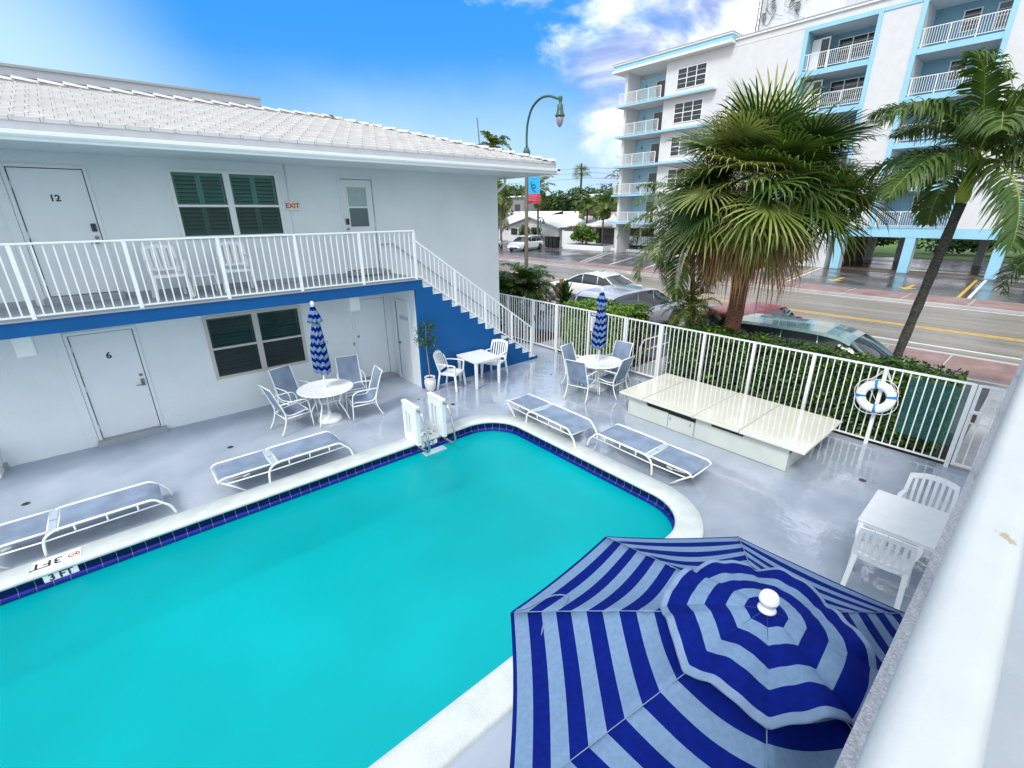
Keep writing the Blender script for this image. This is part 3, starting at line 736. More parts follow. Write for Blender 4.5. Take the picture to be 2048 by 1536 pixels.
g = G(); g.tube([(9.6, 11.6, 5.08), (9.6, 11.6, 4.95), (9.35, 11.45, 4.82), (9.05, 11.3, 4.70), (8.99, 11.3, 4.6), (8.99, 11.3, 0.1)], 0.04, 8); obj('downspout', g, 'rail', rf)
# building parapet seen over the roof
nb_ = thing('flat_roofed_building', 'pale grey flat-roofed building rising just behind the white tiled roof', 'building')
g = G(); g.box(-14, 8.0, 30, 44, 0, 9.499); obj('wall', g, mat('pale_grey_render', (0.50, 0.53, 0.57), 0.8, noise=0.05, nscale=0.6, bump=0.3, bscale=20), nb_)
g = G(); g.box(-14, 8.06, 29.92, 44, 9.50, 9.86); obj('coping_band', g, mat('grey_coping_band', (0.42, 0.44, 0.47), 0.7, noise=0.04), nb_)
g = G(); g.box(-14, 8.09, 29.88, 44, 9.83, 9.93); obj('coping_edge', g, mat('dark_coping_edge', (0.36, 0.38, 0.40), 0.6), nb_)

# ============================================================ STAIRS
stair = thing('outdoor_staircase', 'outdoor staircase with a solid royal blue stepped side wall and white treads', 'staircase')
RUN, RISE = 0.2597, 0.1855
g = G()
# side wall as columns of boxes (clean concave shape)
g.box(5.271, 5.45, 9.650, 9.75, 0, 2.461)
for k in range(1, 15):
    x1 = 5.45 + RUN * k if k < 14 else 9.17
    g.box(5.45 + RUN * (k - 1), x1, 9.650, 9.75, 0, 2.68 - RISE * k)
obj('side_wall', g, 'blue', stair)
g = G()
for k in range(1, 15):
    zt = 2.70 - RISE * k; x0 = 5.45 + RUN * (k - 1)
    g.box(x0 - .002, x0 + RUN + .02, 9.66, WY - .01, zt - .035, zt); g.box(x0, x0 + .03, 9.752, WY - .01, max(0, zt - .035 - RISE), zt + RISE - .034)
obj('treads', g, 'white', stair, bevel=0.004)
# handrails
def zr(x): return 3.52 - 0.7143 * (x - 5.38)
g = G()
g.bar((5.34, 9.66, zr(5.34)), (8.92, 9.66, zr(8.92)), .035, .035); o = obj('handrail', g, 'rail', stair)
g = G(); g.bar((5.38, 9.66, zr(5.38) - .76), (8.92, 9.66, zr(8.92) - .76), .025, .03); obj('lower_rail', g, 'rail', stair)
for x in (6.36, 7.27, 8.18, 8.92):
    g = G(); zt = 2.70 - RISE * (int((x - 5.45) / RUN) + 1); g.box(x - .025, x + .025, 9.635, 9.685, max(zt, 0.0), zr(x)); obj('post', g, 'rail', stair)
g = G(); x = 5.47
while x < 8.88:
    if all(abs(x - p) > .05 for p in (6.36, 7.27, 8.18, 8.92)): g.box(x - .008, x + .008, 9.652, 9.668, zr(x) - .76, zr(x) - .01)
    x += .1135
obj('balusters', g, 'rail', stair)
g = G(); g.tube([(5.2, WY - .07, 3.42), (5.5, WY - .07, 3.42), (9.0, WY - .07, 0.92)], 0.018, 8); g.tube([(5.24, WY - .07, 3.42), (5.24, WY, 3.42)], .01, 6); g.tube([(7.2, WY - .07, 2.20), (7.2, WY, 2.20)], .01, 6); obj('wall_handrail', g, 'fascia', stair, True)

# walkway railing
wr = thing('walkway_railing', 'long white baluster railing along the upper walkway above the blue band', 'railing')
px_ = [-1.03 + 1.2685 * k for k in range(-4, 6)]
g = G(); g.box(px_[0], 5.345, 9.635, 9.685, 3.745, 3.775); obj('top_rail', g, 'rail', wr, bevel=0.006)
g = G(); g.box(px_[0], 5.32, 9.645, 9.675, 2.738, 2.762); obj('bottom_rail', g, 'rail', wr)
for x in px_:
    g = G(); g.box(x - .026, x + .026, 9.634, 9.686, 2.702, 3.745); obj('post', g, 'rail', wr)
for a, b in zip(px_[:-1], px_[1:]):
    g = G()
    for i in range(10):
        x = a + (b - a) * (i + 1) / 11; g.box(x - .0095, x + .0095, 9.6505, 9.6695, 2.762, 3.745)
    obj('balusters', g, 'rail', wr)
# ceiling light boxes under the slab
for i, (x0, lab) in enumerate(((-1.43, 'white box light on the ceiling left of door 6'), (3.89, 'white box light on the ceiling right of the lower shuttered window'))):
    g = G(); g.box(x0, x0 + .225, 10.2, 10.42, 2.06, 2.47); o = thing('porch_light', lab, 'light', (0, 0, 0), group='white box lights under the walkway'); obj('housing', g, 'white', o, bevel=0.01)
    g = G(); g.box(x0 + .03, x0 + .195, 10.23, 10.39, 2.054, 2.059); obj('diffuser', g, 'lens', o)
ex = thing('exit_sign', 'small cream EXIT sign with red letters beside the upper window', 'sign')
g = G(); g.box(3.135, 3.41, WY - .03, WY - .012, 4.20, 4.385); obj('sign_board', g, 'signcream', ex, bevel=0.008)
text('sign_text', 'EXIT', 0.135, 'red', frame((3.272, WY - .032, 4.292), (1, 0, 0), (0, 0, 1)), ex, bold=0.004)
ou = thing('wall_outlet', 'small round double outlet low on the wall left of the round table', 'outlet')
g = G(); g.lathe([(0, 0), (.05, 0), (.05, .025), (.035, .04), (0, .042)], n=14); v0 = list(g.v); g.v = [(1.99 + p[0], WY - p[2], .40 + p[1]) for p in v0]; obj('cover', g, 'white', ou, True)
g = G(); g.lathe([(0, 0), (.05, 0), (.05, .025), (.035, .04), (0, .042)], n=14); g.v = [(1.99 + p[0], WY - p[2], .30 + p[1]) for p in g.v]; obj('cover', g, 'white', ou, True)
ac = thing('utility_box', 'white utility box by the wall at the left edge', 'utility box')
g = G(); g.box(-2.9, -2.21, 10.68, 11.05, 0, 0.45); obj('cabinet', g, 'white', ac, bevel=0.015)
g = G(); [g.box(-2.8, -2.3, 10.668, 10.682, .1 + i * .05, .12 + i * .05) for i in range(6)]; obj('vent', g, 'fascia', ac)

# ============================================================ NEAR BALCONY (photographer's side)
nbal = thing('near_balcony', 'white painted balcony rail and grey floor slab running down the right side', 'balcony')
g = G(); g.box(-6, 10.0, -3.0, 0.055, 2.45, 2.700); obj('floor_slab', g, 'stucco', nbal)
g = G(); g.box(-6, 9.99, -2.99, -.075, 2.7005, 2.704); obj('floor_coating', g, 'slab', nbal)
g = G(); g.box(-6, 10.0, 0.03, 0.0545, 2.40, 2.449); obj('drip_edge', g, 'blue', nbal)
def railsec():
    w, h, r = .029, .024, .019; P = []
    for cx, cz, a0 in ((w - r, h - r, 0), (-w + r, h - r, 90), (-w + r, -h + r, 180), (w - r, -h + r, 270)):
        for i in range(9):
            a = RAD(a0 + 11.25 * i); P.append((cx + r * math.cos(a) - .024, cz + r * math.sin(a) + 3.748))
    return P
g = G(); g.prism(railsec(), -6, 0, 10.0); o = obj('top_rail', g, 'rail', nbal, True)
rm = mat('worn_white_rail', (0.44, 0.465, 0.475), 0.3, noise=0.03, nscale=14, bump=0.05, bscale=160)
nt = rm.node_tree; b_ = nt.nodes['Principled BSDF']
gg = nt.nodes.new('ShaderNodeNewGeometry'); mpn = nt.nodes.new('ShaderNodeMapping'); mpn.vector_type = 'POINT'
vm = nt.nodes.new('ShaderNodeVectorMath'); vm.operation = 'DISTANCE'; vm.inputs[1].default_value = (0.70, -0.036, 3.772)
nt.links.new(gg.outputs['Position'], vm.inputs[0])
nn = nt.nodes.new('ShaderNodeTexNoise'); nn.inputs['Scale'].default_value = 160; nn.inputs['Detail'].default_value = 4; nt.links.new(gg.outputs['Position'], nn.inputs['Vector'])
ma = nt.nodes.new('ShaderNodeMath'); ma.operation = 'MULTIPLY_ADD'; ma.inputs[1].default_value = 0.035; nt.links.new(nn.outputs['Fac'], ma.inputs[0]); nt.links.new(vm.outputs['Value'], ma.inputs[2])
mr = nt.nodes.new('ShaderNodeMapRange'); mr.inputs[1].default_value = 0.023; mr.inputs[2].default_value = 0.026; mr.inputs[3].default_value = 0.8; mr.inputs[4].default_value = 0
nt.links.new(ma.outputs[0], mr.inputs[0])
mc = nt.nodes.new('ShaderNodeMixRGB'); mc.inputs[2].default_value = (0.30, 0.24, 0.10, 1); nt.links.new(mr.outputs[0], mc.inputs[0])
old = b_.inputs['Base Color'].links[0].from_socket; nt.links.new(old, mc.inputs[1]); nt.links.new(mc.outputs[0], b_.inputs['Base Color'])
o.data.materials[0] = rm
g = G(); g.box(-6, 10.0, -.036, -.012, 2.75, 2.775); obj('bottom_rail', g, 'rail', nbal)
for k in range(10):
    g = G(); x = -2.6 + k * 1.268 - .4; g.box(x - .02, x + .02, -.044, -.004, 2.70, 3.726); obj('post', g, 'rail', nbal)
g = G()
for k in range(112):
    x = -2.6 + k * .1135; g.box(x - .008, x + .008, -.032, -.016, 2.775, 3.726)
obj('balusters', g, 'rail', nbal)

# ============================================================ FENCE
fen = thing('pool_fence', 'white metal picket fence with square posts between pool deck and hedge', 'fence')
FX = 10.08
fy = [0.46, 1.60, 2.74, 3.88, 5.00, 6.11]
def fpost(x, y, h=1.5, w=.03, par=fen, nm='post'):
    g = G(); g.box(x - w, x + w, y - w, y + w, 0, h); return obj(nm, g, 'rail', par)
def fpanel(x, y0, y1, n, par=fen, zb=0.10, zt=1.475):
    g = G()
    for i in range(n):
        y = y0 + (y1 - y0) * (i + 1) / (n + 1); g.box(x - .009, x + .009, y - .009, y + .009, zb, zt)
    obj('pickets', g, 'rail', par)
for (a, b) in ((0.46, 6.11), (7.22, 9.74), (10.84, 13.2)):
    g = G(); g.box(FX - .02, FX + .02, a, b, 1.476, 1.506); g.box(FX - .016, FX + .016, a, b, 0.075, 0.10); obj('rails', g, 'rail', fen)
for y in fy + [7.22, 8.465, 9.74, 10.84, 12.1, 13.2]: fpost(FX, y)
for a, b in list(zip(fy[:-1], fy[1:])): fpanel(FX, a, b, 9)
for a, b, n in ((7.22, 8.465, 10), (8.465, 9.74, 10), (10.84, 12.1, 10), (12.1, 13.2, 9)): fpanel(FX, a, b, n)
g = G(); g.box(FX - .025, FX + .025, -6, 0.355, 1.476, 1.506); obj('rails', g, 'rail', fen)
# gates
def gate(y0, y1, label, lock=False, mid=False):
    t = thing('fence_gate', label, 'gate', group=None)
    x = FX
    for y in (y0 + .045, y1 - .045):
        g = G(); g.box(x - .022, x + .022, y - .022, y + .022, .07, 1.5); obj('gate_stile', g, 'rail', t)
    for za, zb in ((1.47, 1.505), (.075, .11)) + (((.84, .87),) if mid else ()):
        g = G(); g.box(x - .018, x + .018, y0 + .068, y1 - .068, za, zb); obj('gate_rail', g, 'rail', t)
    g = G(); n = 7
    for i in range(n):
        y = y0 + .045 + (y1 - y0 - .09) * (i + 1) / (n + 1); g.box(x - .009, x + .009, y - .009, y + .009, .11, 1.47)
    obj('pickets', g, 'rail', t)
    return t
gt = gate(-0.62, 0.44, 'white gate with a brown latch lock beside the clear teal panel', True, True)
g = G(); g.box(FX - .035, FX + .035, .27, .40, .84, 1.06); o = obj('lock_box', g, 'plastic', gt, bevel=0.01)
g = G(); g.box(FX - .055, FX - .036, .315, .365, .88, 1.02); obj('latch', g, mat('brown_latch', (0.10, 0.06, 0.045), 0.4), o, bevel=0.008)
gate(6.13, 7.20, 'white gate at the hedge gap behind the far round umbrella table')
g3 = gate(9.76, 10.82, 'white gate at the foot of the blue staircase')
g = G(); g.box(FX - .04, FX + .03, 10.66, 10.74, .86, 1.02); obj('latch', g, 'dmetal', g3, bevel=0.01)
pn = tag(obj('guard_panel', G().box(FX + .03, FX + .036, 0.49, 1.245, .36, 1.40), 'panel'), 'clear teal guard panel fixed behind the pickets beside the lock gate', 'guard panel')
# signs on fence
ps = thing('pool_rules_sign', 'white pool rules sign with a blue POOL heading on the fence behind the striped umbrella', 'sign')
g = G(); g.box(FX - .045, FX - .036, 8.08, 8.38, .94, 1.47); obj('sign_board', g, 'white', ps)
g = G(); g.box(FX - .049, FX - .046, 8.085, 8.375, 1.36, 1.462); hb = obj('heading_band', g, mat('navy_sign', (0.01, 0.02, 0.12), 0.4), ps)
text('sign_text', 'POOL', 0.09, 'white', frame((FX - .051, 8.23, 1.41), (0, -1, 0), (0, 0, 1)), hb, bold=.003)
g = G()
for i in range(12):
    w = .12 - .02 * ((i * 7) % 3); g.box(FX - .0475, FX - .046, 8.23 - w, 8.23 + w, 1.31 - i * .03, 1.318 - i * .03)
obj('text_lines', g, 'txt', ps)
for y, z, x, lab in ((10.35, 1.32, FX - .03, 'small white plate on the gate at the foot of the stairs'), (6.6, 1.27, FX + 2.0, 'small white sign plate on a post outside the middle gate')):
    t = thing('sign_plate', lab, 'sign'); g = G(); g.box(x - .006, x + .006, y - .11, y + .11, z - .1, z + .1); obj('plate', g, 'slate', t)
    if x > FX:
        g = G(); g.box(x + .006, x + .03, y - .02, y + .02, 0, z); obj('post', g, 'rail', t)
    g = G()
    for i in range(4): g.box(x - .008, x - .006, y - .08, y + .08, z + .05 - i * .035, z + .058 - i * .035)
    obj('text_lines', g, 'fascia', t)
struct(obj('footpath', G().box(10.14, 15.9, 6.25, 7.15, -.01, .03), 'concrete'))
struct(obj('footpath', G().box(10.14, 15.9, 9.8, 10.8, -.01, .03), 'concrete'))
struct(obj('footpath', G().box(10.14, 15.9, -2.5, 0.42, -.01, .03), 'concrete'))
# handrail on the path behind the middle gate
t = thing('path_handrail', 'short white metal handrail on the path outside the middle gate', 'handrail')
g = G(); g.tube([(10.6, 7.05, 0), (10.6, 7.05, .62), (10.75, 7.04, .8), (12.8, 6.6, 1.0), (13.0, 6.55, .85), (13.0, 6.55, 0)], .018, 8); obj('rail', g, 'rail', t, True)

# life ring
lr = thing('life_ring', 'white life ring with blue bands and white rope hung on the fence', 'life ring')
rc = Vector((9.985, 1.63, .955)); ax = Vector((-1, 0, .12)).normalized(); e1 = Vector((0, -1, 0)); e2 = ax.cross(e1)
g = G(); R_, r_ = .222, .077
NS = 56
pts = []
vs = []; fs = []
for i in range(NS):
    a = 2 * PI * i / NS; cdir = e1 * math.cos(a) + e2 * math.sin(a)
    for j in range(12):
        b = 2 * PI * j / 12; vs.append(rc + cdir * (R_ + r_ * math.cos(b)) + ax * (r_ * .62 * math.sin(b)))
for i in range(NS):
    for j in range(12): fs.append((i * 12 + j, i * 12 + (j + 1) % 12, ((i + 1) % NS) * 12 + (j + 1) % 12, ((i + 1) % NS) * 12 + j))
g.add(vs, fs); obj('ring', g, 'plastic', lr, True)
for q in (100, 188, 278, 12):
    g = G(); vs = []; fs = []
    for i in range(5):
        a = RAD(q - 5.5 + i * 2.75); cdir = e1 * math.cos(a) + e2 * math.sin(a)
        for j in range(12):
            b = 2 * PI * j / 12; vs.append(rc + cdir * (R_ + (r_ + .004) * math.cos(b)) + ax * ((r_ * .62 + .004) * math.sin(b)))
    for i in range(4):
        for j in range(12): fs.append((i * 12 + j, i * 12 + (j + 1) % 12, (i + 1) * 12 + (j + 1) % 12, (i + 1) * 12 + j))
    g.add(vs, fs); obj('blue_band', g, 'ringblue', lr, True)
g = G(); pts = []
for i in range(64):
    a = 2 * PI * i / 64; sag = abs(math.sin(2 * (a - RAD(100)))) * .045
    pts.append(rc + (e1 * math.cos(a) + e2 * math.sin(a)) * (R_ + r_ + .008 + sag) + ax * .01)
g.tube(pts, .006, 6, closed=True)
g.tube([rc + e1 * -.22 + e2 * .22, rc + e1 * -.09 + e2 * .36, rc + e1 * -.02 + e2 * .47, rc + e1 * .03 + e2 * .50, rc + e1 * .08 + e2 * .46, rc + e1 * .14 + e2 * .34, rc + e1 * .25 + e2 * .18], .006, 6)
g.tube([rc + e1 * -.15 + e2 * .27, rc + e1 * -.01 + e2 * .44, rc + e1 * .05 + e2 * .47, rc + e1 * .10 + e2 * .38, rc + e1 * .2 + e2 * .2], .006, 6)
g.tube([rc + e1 * -.05 + e2 * .02 - ax * .02, rc + e1 * .02 + e2 * -.08, rc + e1 * -.10 + e2 * .10, rc + e1 * -.22 + e2 * .12 + ax * .06], .005, 6)
obj('rope', g, 'white', lr, True)

# ============================================================ FURNITURE
def resin_chair(name, label, loc, rot, group=None):
    t = thing(name, label, 'chair', loc, rot, group)
    g = G(); n = 8; vs = []; fs = []
    for i in range(n + 1):
        x = -.20 + .43 * i / n; dz = .012 * math.cos(PI * (i / n - .5)) - (.02 if i == n else 0)
        for j in range(7):
            y = -.215 + .43 * j / 6; vs.append((x, y * (1 + .06 * i / n), .425 + .012 * i / n - .018 * math.cos(PI * (j / 6 - .5)) + dz))
    for i in range(n):
        for j in range(6): fs.append((i * 7 + j, i * 7 + j + 1, (i + 1) * 7 + j + 1, (i + 1) * 7 + j))
    g.add(vs, fs); o = obj('seat', g, 'plastic', t, True); s = o.modifiers.new('thick', 'SOLIDIFY'); s.thickness = .028; s.offset = 1
    g = G()
    def bp(y, z): return (-.20 - .15 * ((z - .42) / .46) - .035 * (1 - (y / .23) ** 2), y, z)
    def strip(pa, w, tck=.022):
        for (y0, z0), (y1, z1) in zip(pa[:-1], pa[1:]):
            g.bar(bp(y0, z0), bp(y1, z1), w, tck, upv=(1, 0, .3))
    strip([(-.225, .42), (-.235, .65), (-.222, .86)], .045); strip([(.225, .42), (.235, .65), (.222, .86)], .045)
    strip([(-.235, .855), (-.11, .885), (0, .892), (.11, .885), (.235, .855)], .07)
    strip([(-.22, .50), (-.1, .49), (0, .488), (.1, .49), (.22, .50)], .05)
    for i in range(6):
        y = -.158 + .0632 * i; strip([(y, .50), (y * 1.04, .70), (y * 1.04, .872)], .034, .016)
    obj('backrest', g, 'plastic', t, bevel=.004)
    for s in (-1, 1):
        g = G()
        ap = [(-.245, s * .235, .66), (-.12, s * .262, .668), (.08, s * .275, .665), (.19, s * .270, .655), (.235, s * .262, .63)]
        for a, b in zip(ap[:-1], ap[1:]): g.bar(a, b, .052, .022)
        g.bar((.225, s * .262, .645), (.205, s * .25, .42), .045, .03)
        obj('armrest', g, 'plastic', t, bevel=.005)
        g = G(); a, b = Vector((.205, s * .235, .43)), Vector((.245, s * .265, 0)); g.bar(a, b, .05, .042, upv=(1, 0, 0)); obj('leg', g, 'plastic', t, bevel=.006)
        g = G(); a, b = Vector((-.20, s * .225, .46)), Vector((-.285, s * .25, 0)); g.bar(a, b, .05, .04, upv=(1, 0, 0)); obj('leg', g, 'plastic', t, bevel=.006)
    g = G(); g.bar((-.19, -.2, .40), (.2, -.22, .40), .02, .05); g.bar((-.19, .2, .40), (.2, .22, .40), .02, .05); g.bar((.215, -.21, .405), (.215, .21, .405), .02, .05); obj('seat_apron', g, 'plastic', t, bevel=.004)
    return t
rc0 = resin_chair('resin_chair', 'white resin armchair beside the potted tree at the blue stair wall', (5.87, 9.27, 0), RAD(-59), 'white resin armchairs')
dup(rc0, (7.21, 9.25, 0), RAD(204), 'white resin armchair on the stairs side of the square table at the blue wall')
dup(rc0, (5.93, 0.50, 0), RAD(4), 'white resin armchair seen from behind, next to the open striped umbrella')
dup(rc0, (7.03, 0.36, 0), RAD(184), 'white resin armchair on the fence side of the near square table')
dup(rc0, (.75, 10.52, 2.702), RAD(-86), 'left white resin armchair on the upper walkway, nearer door 12', 'white resin armchairs')
dup(rc0, (1.87, 10.60, 2.702), RAD(-95), 'right white resin armchair on the upper walkway, below the green shutters', 'white resin armchairs')
st = thing('side_table', 'small white resin side table between the two armchairs on the upper walkway', 'side table', (1.29, 10.62, 2.702))
g = G(); g.box(-.21, .21, -.2, .2, .345, .37); obj('table_top', g, 'plastic', st, bevel=.012)
for sx in (-1, 1):
    for sy in (-1, 1):
        g = G(); g.bar((sx * .18, sy * .17, .345), (sx * .21, sy * .19, 0), .04, .03, upv=(1, 0, 0)); obj('leg', g, 'plastic', st, bevel=.005)
def sq_table(label, loc, sx, sy, rot=0):
    t = thing('square_table', label, 'table', loc, rot)
    g = G(); g.box(-sx / 2, sx / 2, -sy / 2, sy / 2, .70, .72); o = obj('table_top', g, 'plastic', t, bevel=.006)
    g = G(); a, b = sx / 2 - .012, sy / 2 - .012
    g.box(-a, a, -b, -b + .02, .66, .70); g.box(-a, a, b - .02, b, .66, .70); g.box(-a, -a + .02, -b + .02, b - .02, .66, .70); g.box(a - .02, a, -b + .02, b - .02, .66, .70); obj('apron', g, 'plastic', t, bevel=.003)
    for u in (-1, 1):
        for w in (-1, 1):
            g = G(); x, y = u * (sx / 2 - .055), w * (sy / 2 - .055)
            g.add([(x - .035, y - .035, .70), (x + .035, y - .035, .70), (x + .035, y + .035, .70), (x - .035, y + .035, .70), (x - .026, y - .026, 0), (x + .026, y - .026, 0), (x + .026, y + .026, 0), (x - .026, y + .026, 0)],
                  [(0, 1, 2, 3), (7, 6, 5, 4), (0, 4, 5, 1), (1, 5, 6, 2), (2, 6, 7, 3), (3, 7, 4, 0)]); obj('leg', g, 'plastic', t, bevel=.005)
sq_table('white square resin table against the blue stair wall', (6.61, 9.12, 0), .80, .88, RAD(-2))
sq_table('white square resin table tucked under the near balcony edge', (6.47, .40, 0), .92, .86, RAD(1))

def curve(pts, k=4):
    """Catmull-Rom through points"""
    P = [Vector(p) for p in pts]; P = [P[0] * 2 - P[1]] + P + [P[-1] * 2 - P[-2]]; o = []
    for i in range(1, len(P) - 2):
        for j in range(k):
            t = j / k; a, b, c, d = P[i - 1:i + 3]
            o.append(.5 * ((2 * b) + (c - a) * t + (2 * a - 5 * b + 4 * c - d) * t * t + (3 * b - a - 3 * c + d) * t ** 3))
    return o + [P[-2]]
def sling_chair(name, label, loc, rot, group, rocker=False):
    t = thing(name, label, 'chair', loc, rot, group)
    prof = [(-.40, 1.00), (-.36, .92), (-.29, .72), (-.225, .53), (-.175, .42), (-.08, .385), (.08, .395), (.21, .415), (.27, .395)]
    pc = curve([(x, 0, z) for x, z in prof], 3)
    g = G(); vs = []; fs = []
    for p in pc:
        for y in (-.235, -.12, 0, .12, .235): vs.append((p.x, y, p.z - (.006 if abs(y) < .2 else 0)))
    for i in range(len(pc) - 1):
        for j in range(4): fs.append((i * 5 + j, i * 5 + j + 1, (i + 1) * 5 + j + 1, (i + 1) * 5 + j))
    g.add(vs, fs); obj('sling', g, 'sling', t, True)
    for s in (-1, 1):
        g = G(); g.tube([(p.x, s * .245, p.z) for p in pc], .0125, 8); obj('side_rail', g, 'rail', t, True)
        g = G(); g.tube(curve([(-.27, s * .262, .655), (-.1, s * .285, .665), (.10, s * .29, .665), (.22, s * .287, .64), (.275, s * .28, .56), (.29, s * .275, .40), (.315, s * .275, .012)], 3), .0125, 8)
        obj('armrest', g, 'rail', t, True)
        g = G(); g.tube(curve([(-.27, s * .26, .665), (-.225, s * .262, .53), (-.20, s * .265, .36), (-.25, s * .27, .18), (-.34, s * .275, .012)], 3), .0135, 8); obj('leg', g, 'rail', t, True)
    for x, w, z in ((-.402, .245, 1.0), (.275, .245, .39), (-.20, .26, .33), (.29, .275, .34)):
        g = G(); g.tube([(x, -w, z), (x, w, z)], .0118, 8); obj('crossbar', g, 'rail', t, True)
    for s in (-1, 1):
        g = G(); g.tube([(-.2, s * .262, .345), (.29, s * .272, .345)], .011, 8); obj('side_bar', g, 'rail', t, True)
    return t
SG = 'blue-grey sling chairs at the round tables'
s0 = sling_chair('sling_chair', 'blue-grey sling chair against the wall under the lower window, left back of the table', (2.40, 10.16, 0), RAD(-72), SG)
dup(s0, (3.62, 10.02, 0), RAD(-104), 'blue-grey sling chair against the wall right of the half closed umbrella')
dup(s0, (2.10, 9.47, 0), RAD(8), 'blue-grey sling chair turned sideways at the left end of the walkway-side round table')
dup(s0, (3.50, 9.12, 0), RAD(172), 'sling chair turned side-on at the right of the walkway-side round table')
dup(s0, (8.33, 7.26, 0), RAD(-82), 'sling chair at the far round table, beside the picket fence on the stairs side')
dup(s0, (7.80, 6.68, 0), RAD(14), 'sling chair at the far round table, back turned to the pool')
dup(s0, (9.17, 6.80, 0), RAD(186), 'sling chair at the far round table, right against the fence')
dup(s0, (8.48, 6.32, 0), RAD(94), 'sling chair at the far round table, back turned to the cream cabinet')

def round_table(label, loc, R, rot=0):
    t = thing('round_table', label, 'table', loc, rot)
    g = G(); g.lathe([(.03, .705), (R - .02, .705), (R, .712), (R + .004, .722), (R - .006, .732), (R - .03, .734), (R - .05, .728), (.03, .728)], n=48); obj('table_top', g, 'plastic', t, True)
    for k in range(4):
        a = RAD(45 + 90 * k); c, s = math.cos(a), math.sin(a); g = G()
        g.tube(curve([(c * .30, s * .30, .705), (c * .33, s * .33, .60), (c * .28, s * .28, .48), (c * .27, s * .27, .38), (c * .36, s * .36, .22), (c * .44, s * .44, .012)], 3), .0155, 8); obj('leg', g, 'rail', t, True)
    g = G()
    for z in (.46,):
        P = [(.28 * math.cos(RAD(45 + 90 * k)), .28 * math.sin(RAD(45 + 90 * k)), z) for k in range(4)]
        g.tube(P, .010, 6, closed=True)
    g.tube([(.09 * math.cos(2 * PI * i / 16), .09 * math.sin(2 * PI * i / 16), .46) for i in range(16)], .008, 6, closed=True)
    obj('leg_brace', g, 'rail', t, True)
    return t
round_table('white round table below the lower shuttered window', (2.83, 9.38, 0), .555)
round_table('white round table near the picket fence and middle gate', (8.50, 6.76, 0), .56)

def canopy_closed(label, loc, H0, H1, seed, cap=True):
    """folded market umbrella standing in its base: pleated striped cloth"""
    t = thing('closed_umbrella', label, 'umbrella', loc)
    g = G(); g.tube([(0, 0, .05), (0, 0, H1 + .03)], .019, 12); obj('pole', g, 'rail', t, True)
    g = G(); g.lathe([(0, 0), (.25, 0), (.255, .02), (.24, .05), (.20, .075), (.17, .085), (.10, .11), (.045, .125), (.035, .20), (.0, .20)], n=32); obj('base', g, 'plastic', t, True)
    g = G(); g.lathe([(0, 0), (.022, 0), (.030, .015), (.022, .03), (.036, .05), (.040, .075), (.030, .105), (.010, .12), (0, .12)], (0, 0, H1 - .005), 16); obj('finial', g, 'plastic', t, True)
    rn = random.Random(seed); g = G(); n = 48; rows = 34; vs = []; fs = []; mi = []
    ph = rn.random() * 6
    for i in range(rows + 1):
        f = i / rows; z = H1 - (H1 - H0) * f
        r = .035 + .085 * min(1, f * 1.8) + .045 * max(0, f - .35)
        if .50 < f < .56: r *= .86
        pl = .10 + .32 * min(1, f * 1.3)
        for j in range(n):
            a = 2 * PI * j / n
            w = 1 + pl * .5 * math.cos(8 * a + ph + .5 * math.sin(3 * f + seed)) + .08 * math.sin(3 * a + f * 5 + seed)
            zz = z + (.032 * math.cos(8 * a + ph) * min(1, f * 2)) + (.02 * math.sin(2 * a + seed) * f)
            vs.append((r * w * math.cos(a) + .012 * math.sin(f * 7 + seed), r * w * math.sin(a) + .012 * math.cos(f * 6), zz))
    for i in range(rows):
        for j in range(n):
            fs.append((i * n + j, (i + 1) * n + j, (i + 1) * n + (j + 1) % n, i * n + (j + 1) % n)); mi.append((i // 2 + 1) % 2)
    g.add(vs, fs); g.m = mi
    o = obj('canopy', g, ['navy', 'lblue'], t, True); s = o.modifiers.new('thick', 'SOLIDIFY'); s.thickness = .003
    if cap:
        g = G(); vs = []; fs = []; mi = []; rows = 8
        for i in range(rows + 1):
            f = i / rows; z = H1 + .01 - .30 * f; r = .036 + .085 * f ** .8
            for j in range(n):
                a = 2 * PI * j / n; w = 1 + .26 * f * math.cos(8 * a + ph + 1.2) ; vs.append((r * w * math.cos(a), r * w * math.sin(a), z + .025 * f * math.cos(8 * a + ph)))
        for i in range(rows):
            for j in range(n): fs.append((i * n + j, (i + 1) * n + j, (i + 1) * n + (j + 1) % n, i * n + (j + 1) % n)); mi.append(((i // 2) % 2))
        g.add(vs, fs); g.m = mi; o = obj('vent_cap', g, ['navy', 'lblue'], t, True); s = o.modifiers.new('thick', 'SOLIDIFY'); s.thickness = .003
    g = G(); zz = H1 - (H1 - H0) * .53; r = .125
    g.tube([(r * math.cos(a) + .01, r * math.sin(a), zz + .01 * math.sin(a)) for a in [2 * PI * i / 24 for i in range(24)]], .006, 5, closed=True); g.tube([(.12, -.05, zz), (.16, -.07, zz + .02), (.15, -.09, zz - .05)], .006, 5); obj('tie_strap', g, 'hem', t, True)
    g = G(); g.lathe([(.02, 0), (.034, 0), (.034, .045), (.02, .045)], (0, 0, .725), 14); obj('table_collar', g, 'plastic', t, True)
    return t
canopy_closed('closed blue and white striped umbrella in the round table under the walkway', (2.83, 9.38, 0), 1.07, 2.42, 1)
canopy_closed('closed blue and white striped umbrella in the round table by the fence', (8.50, 6.80, 0), 1.08, 2.38, 4)

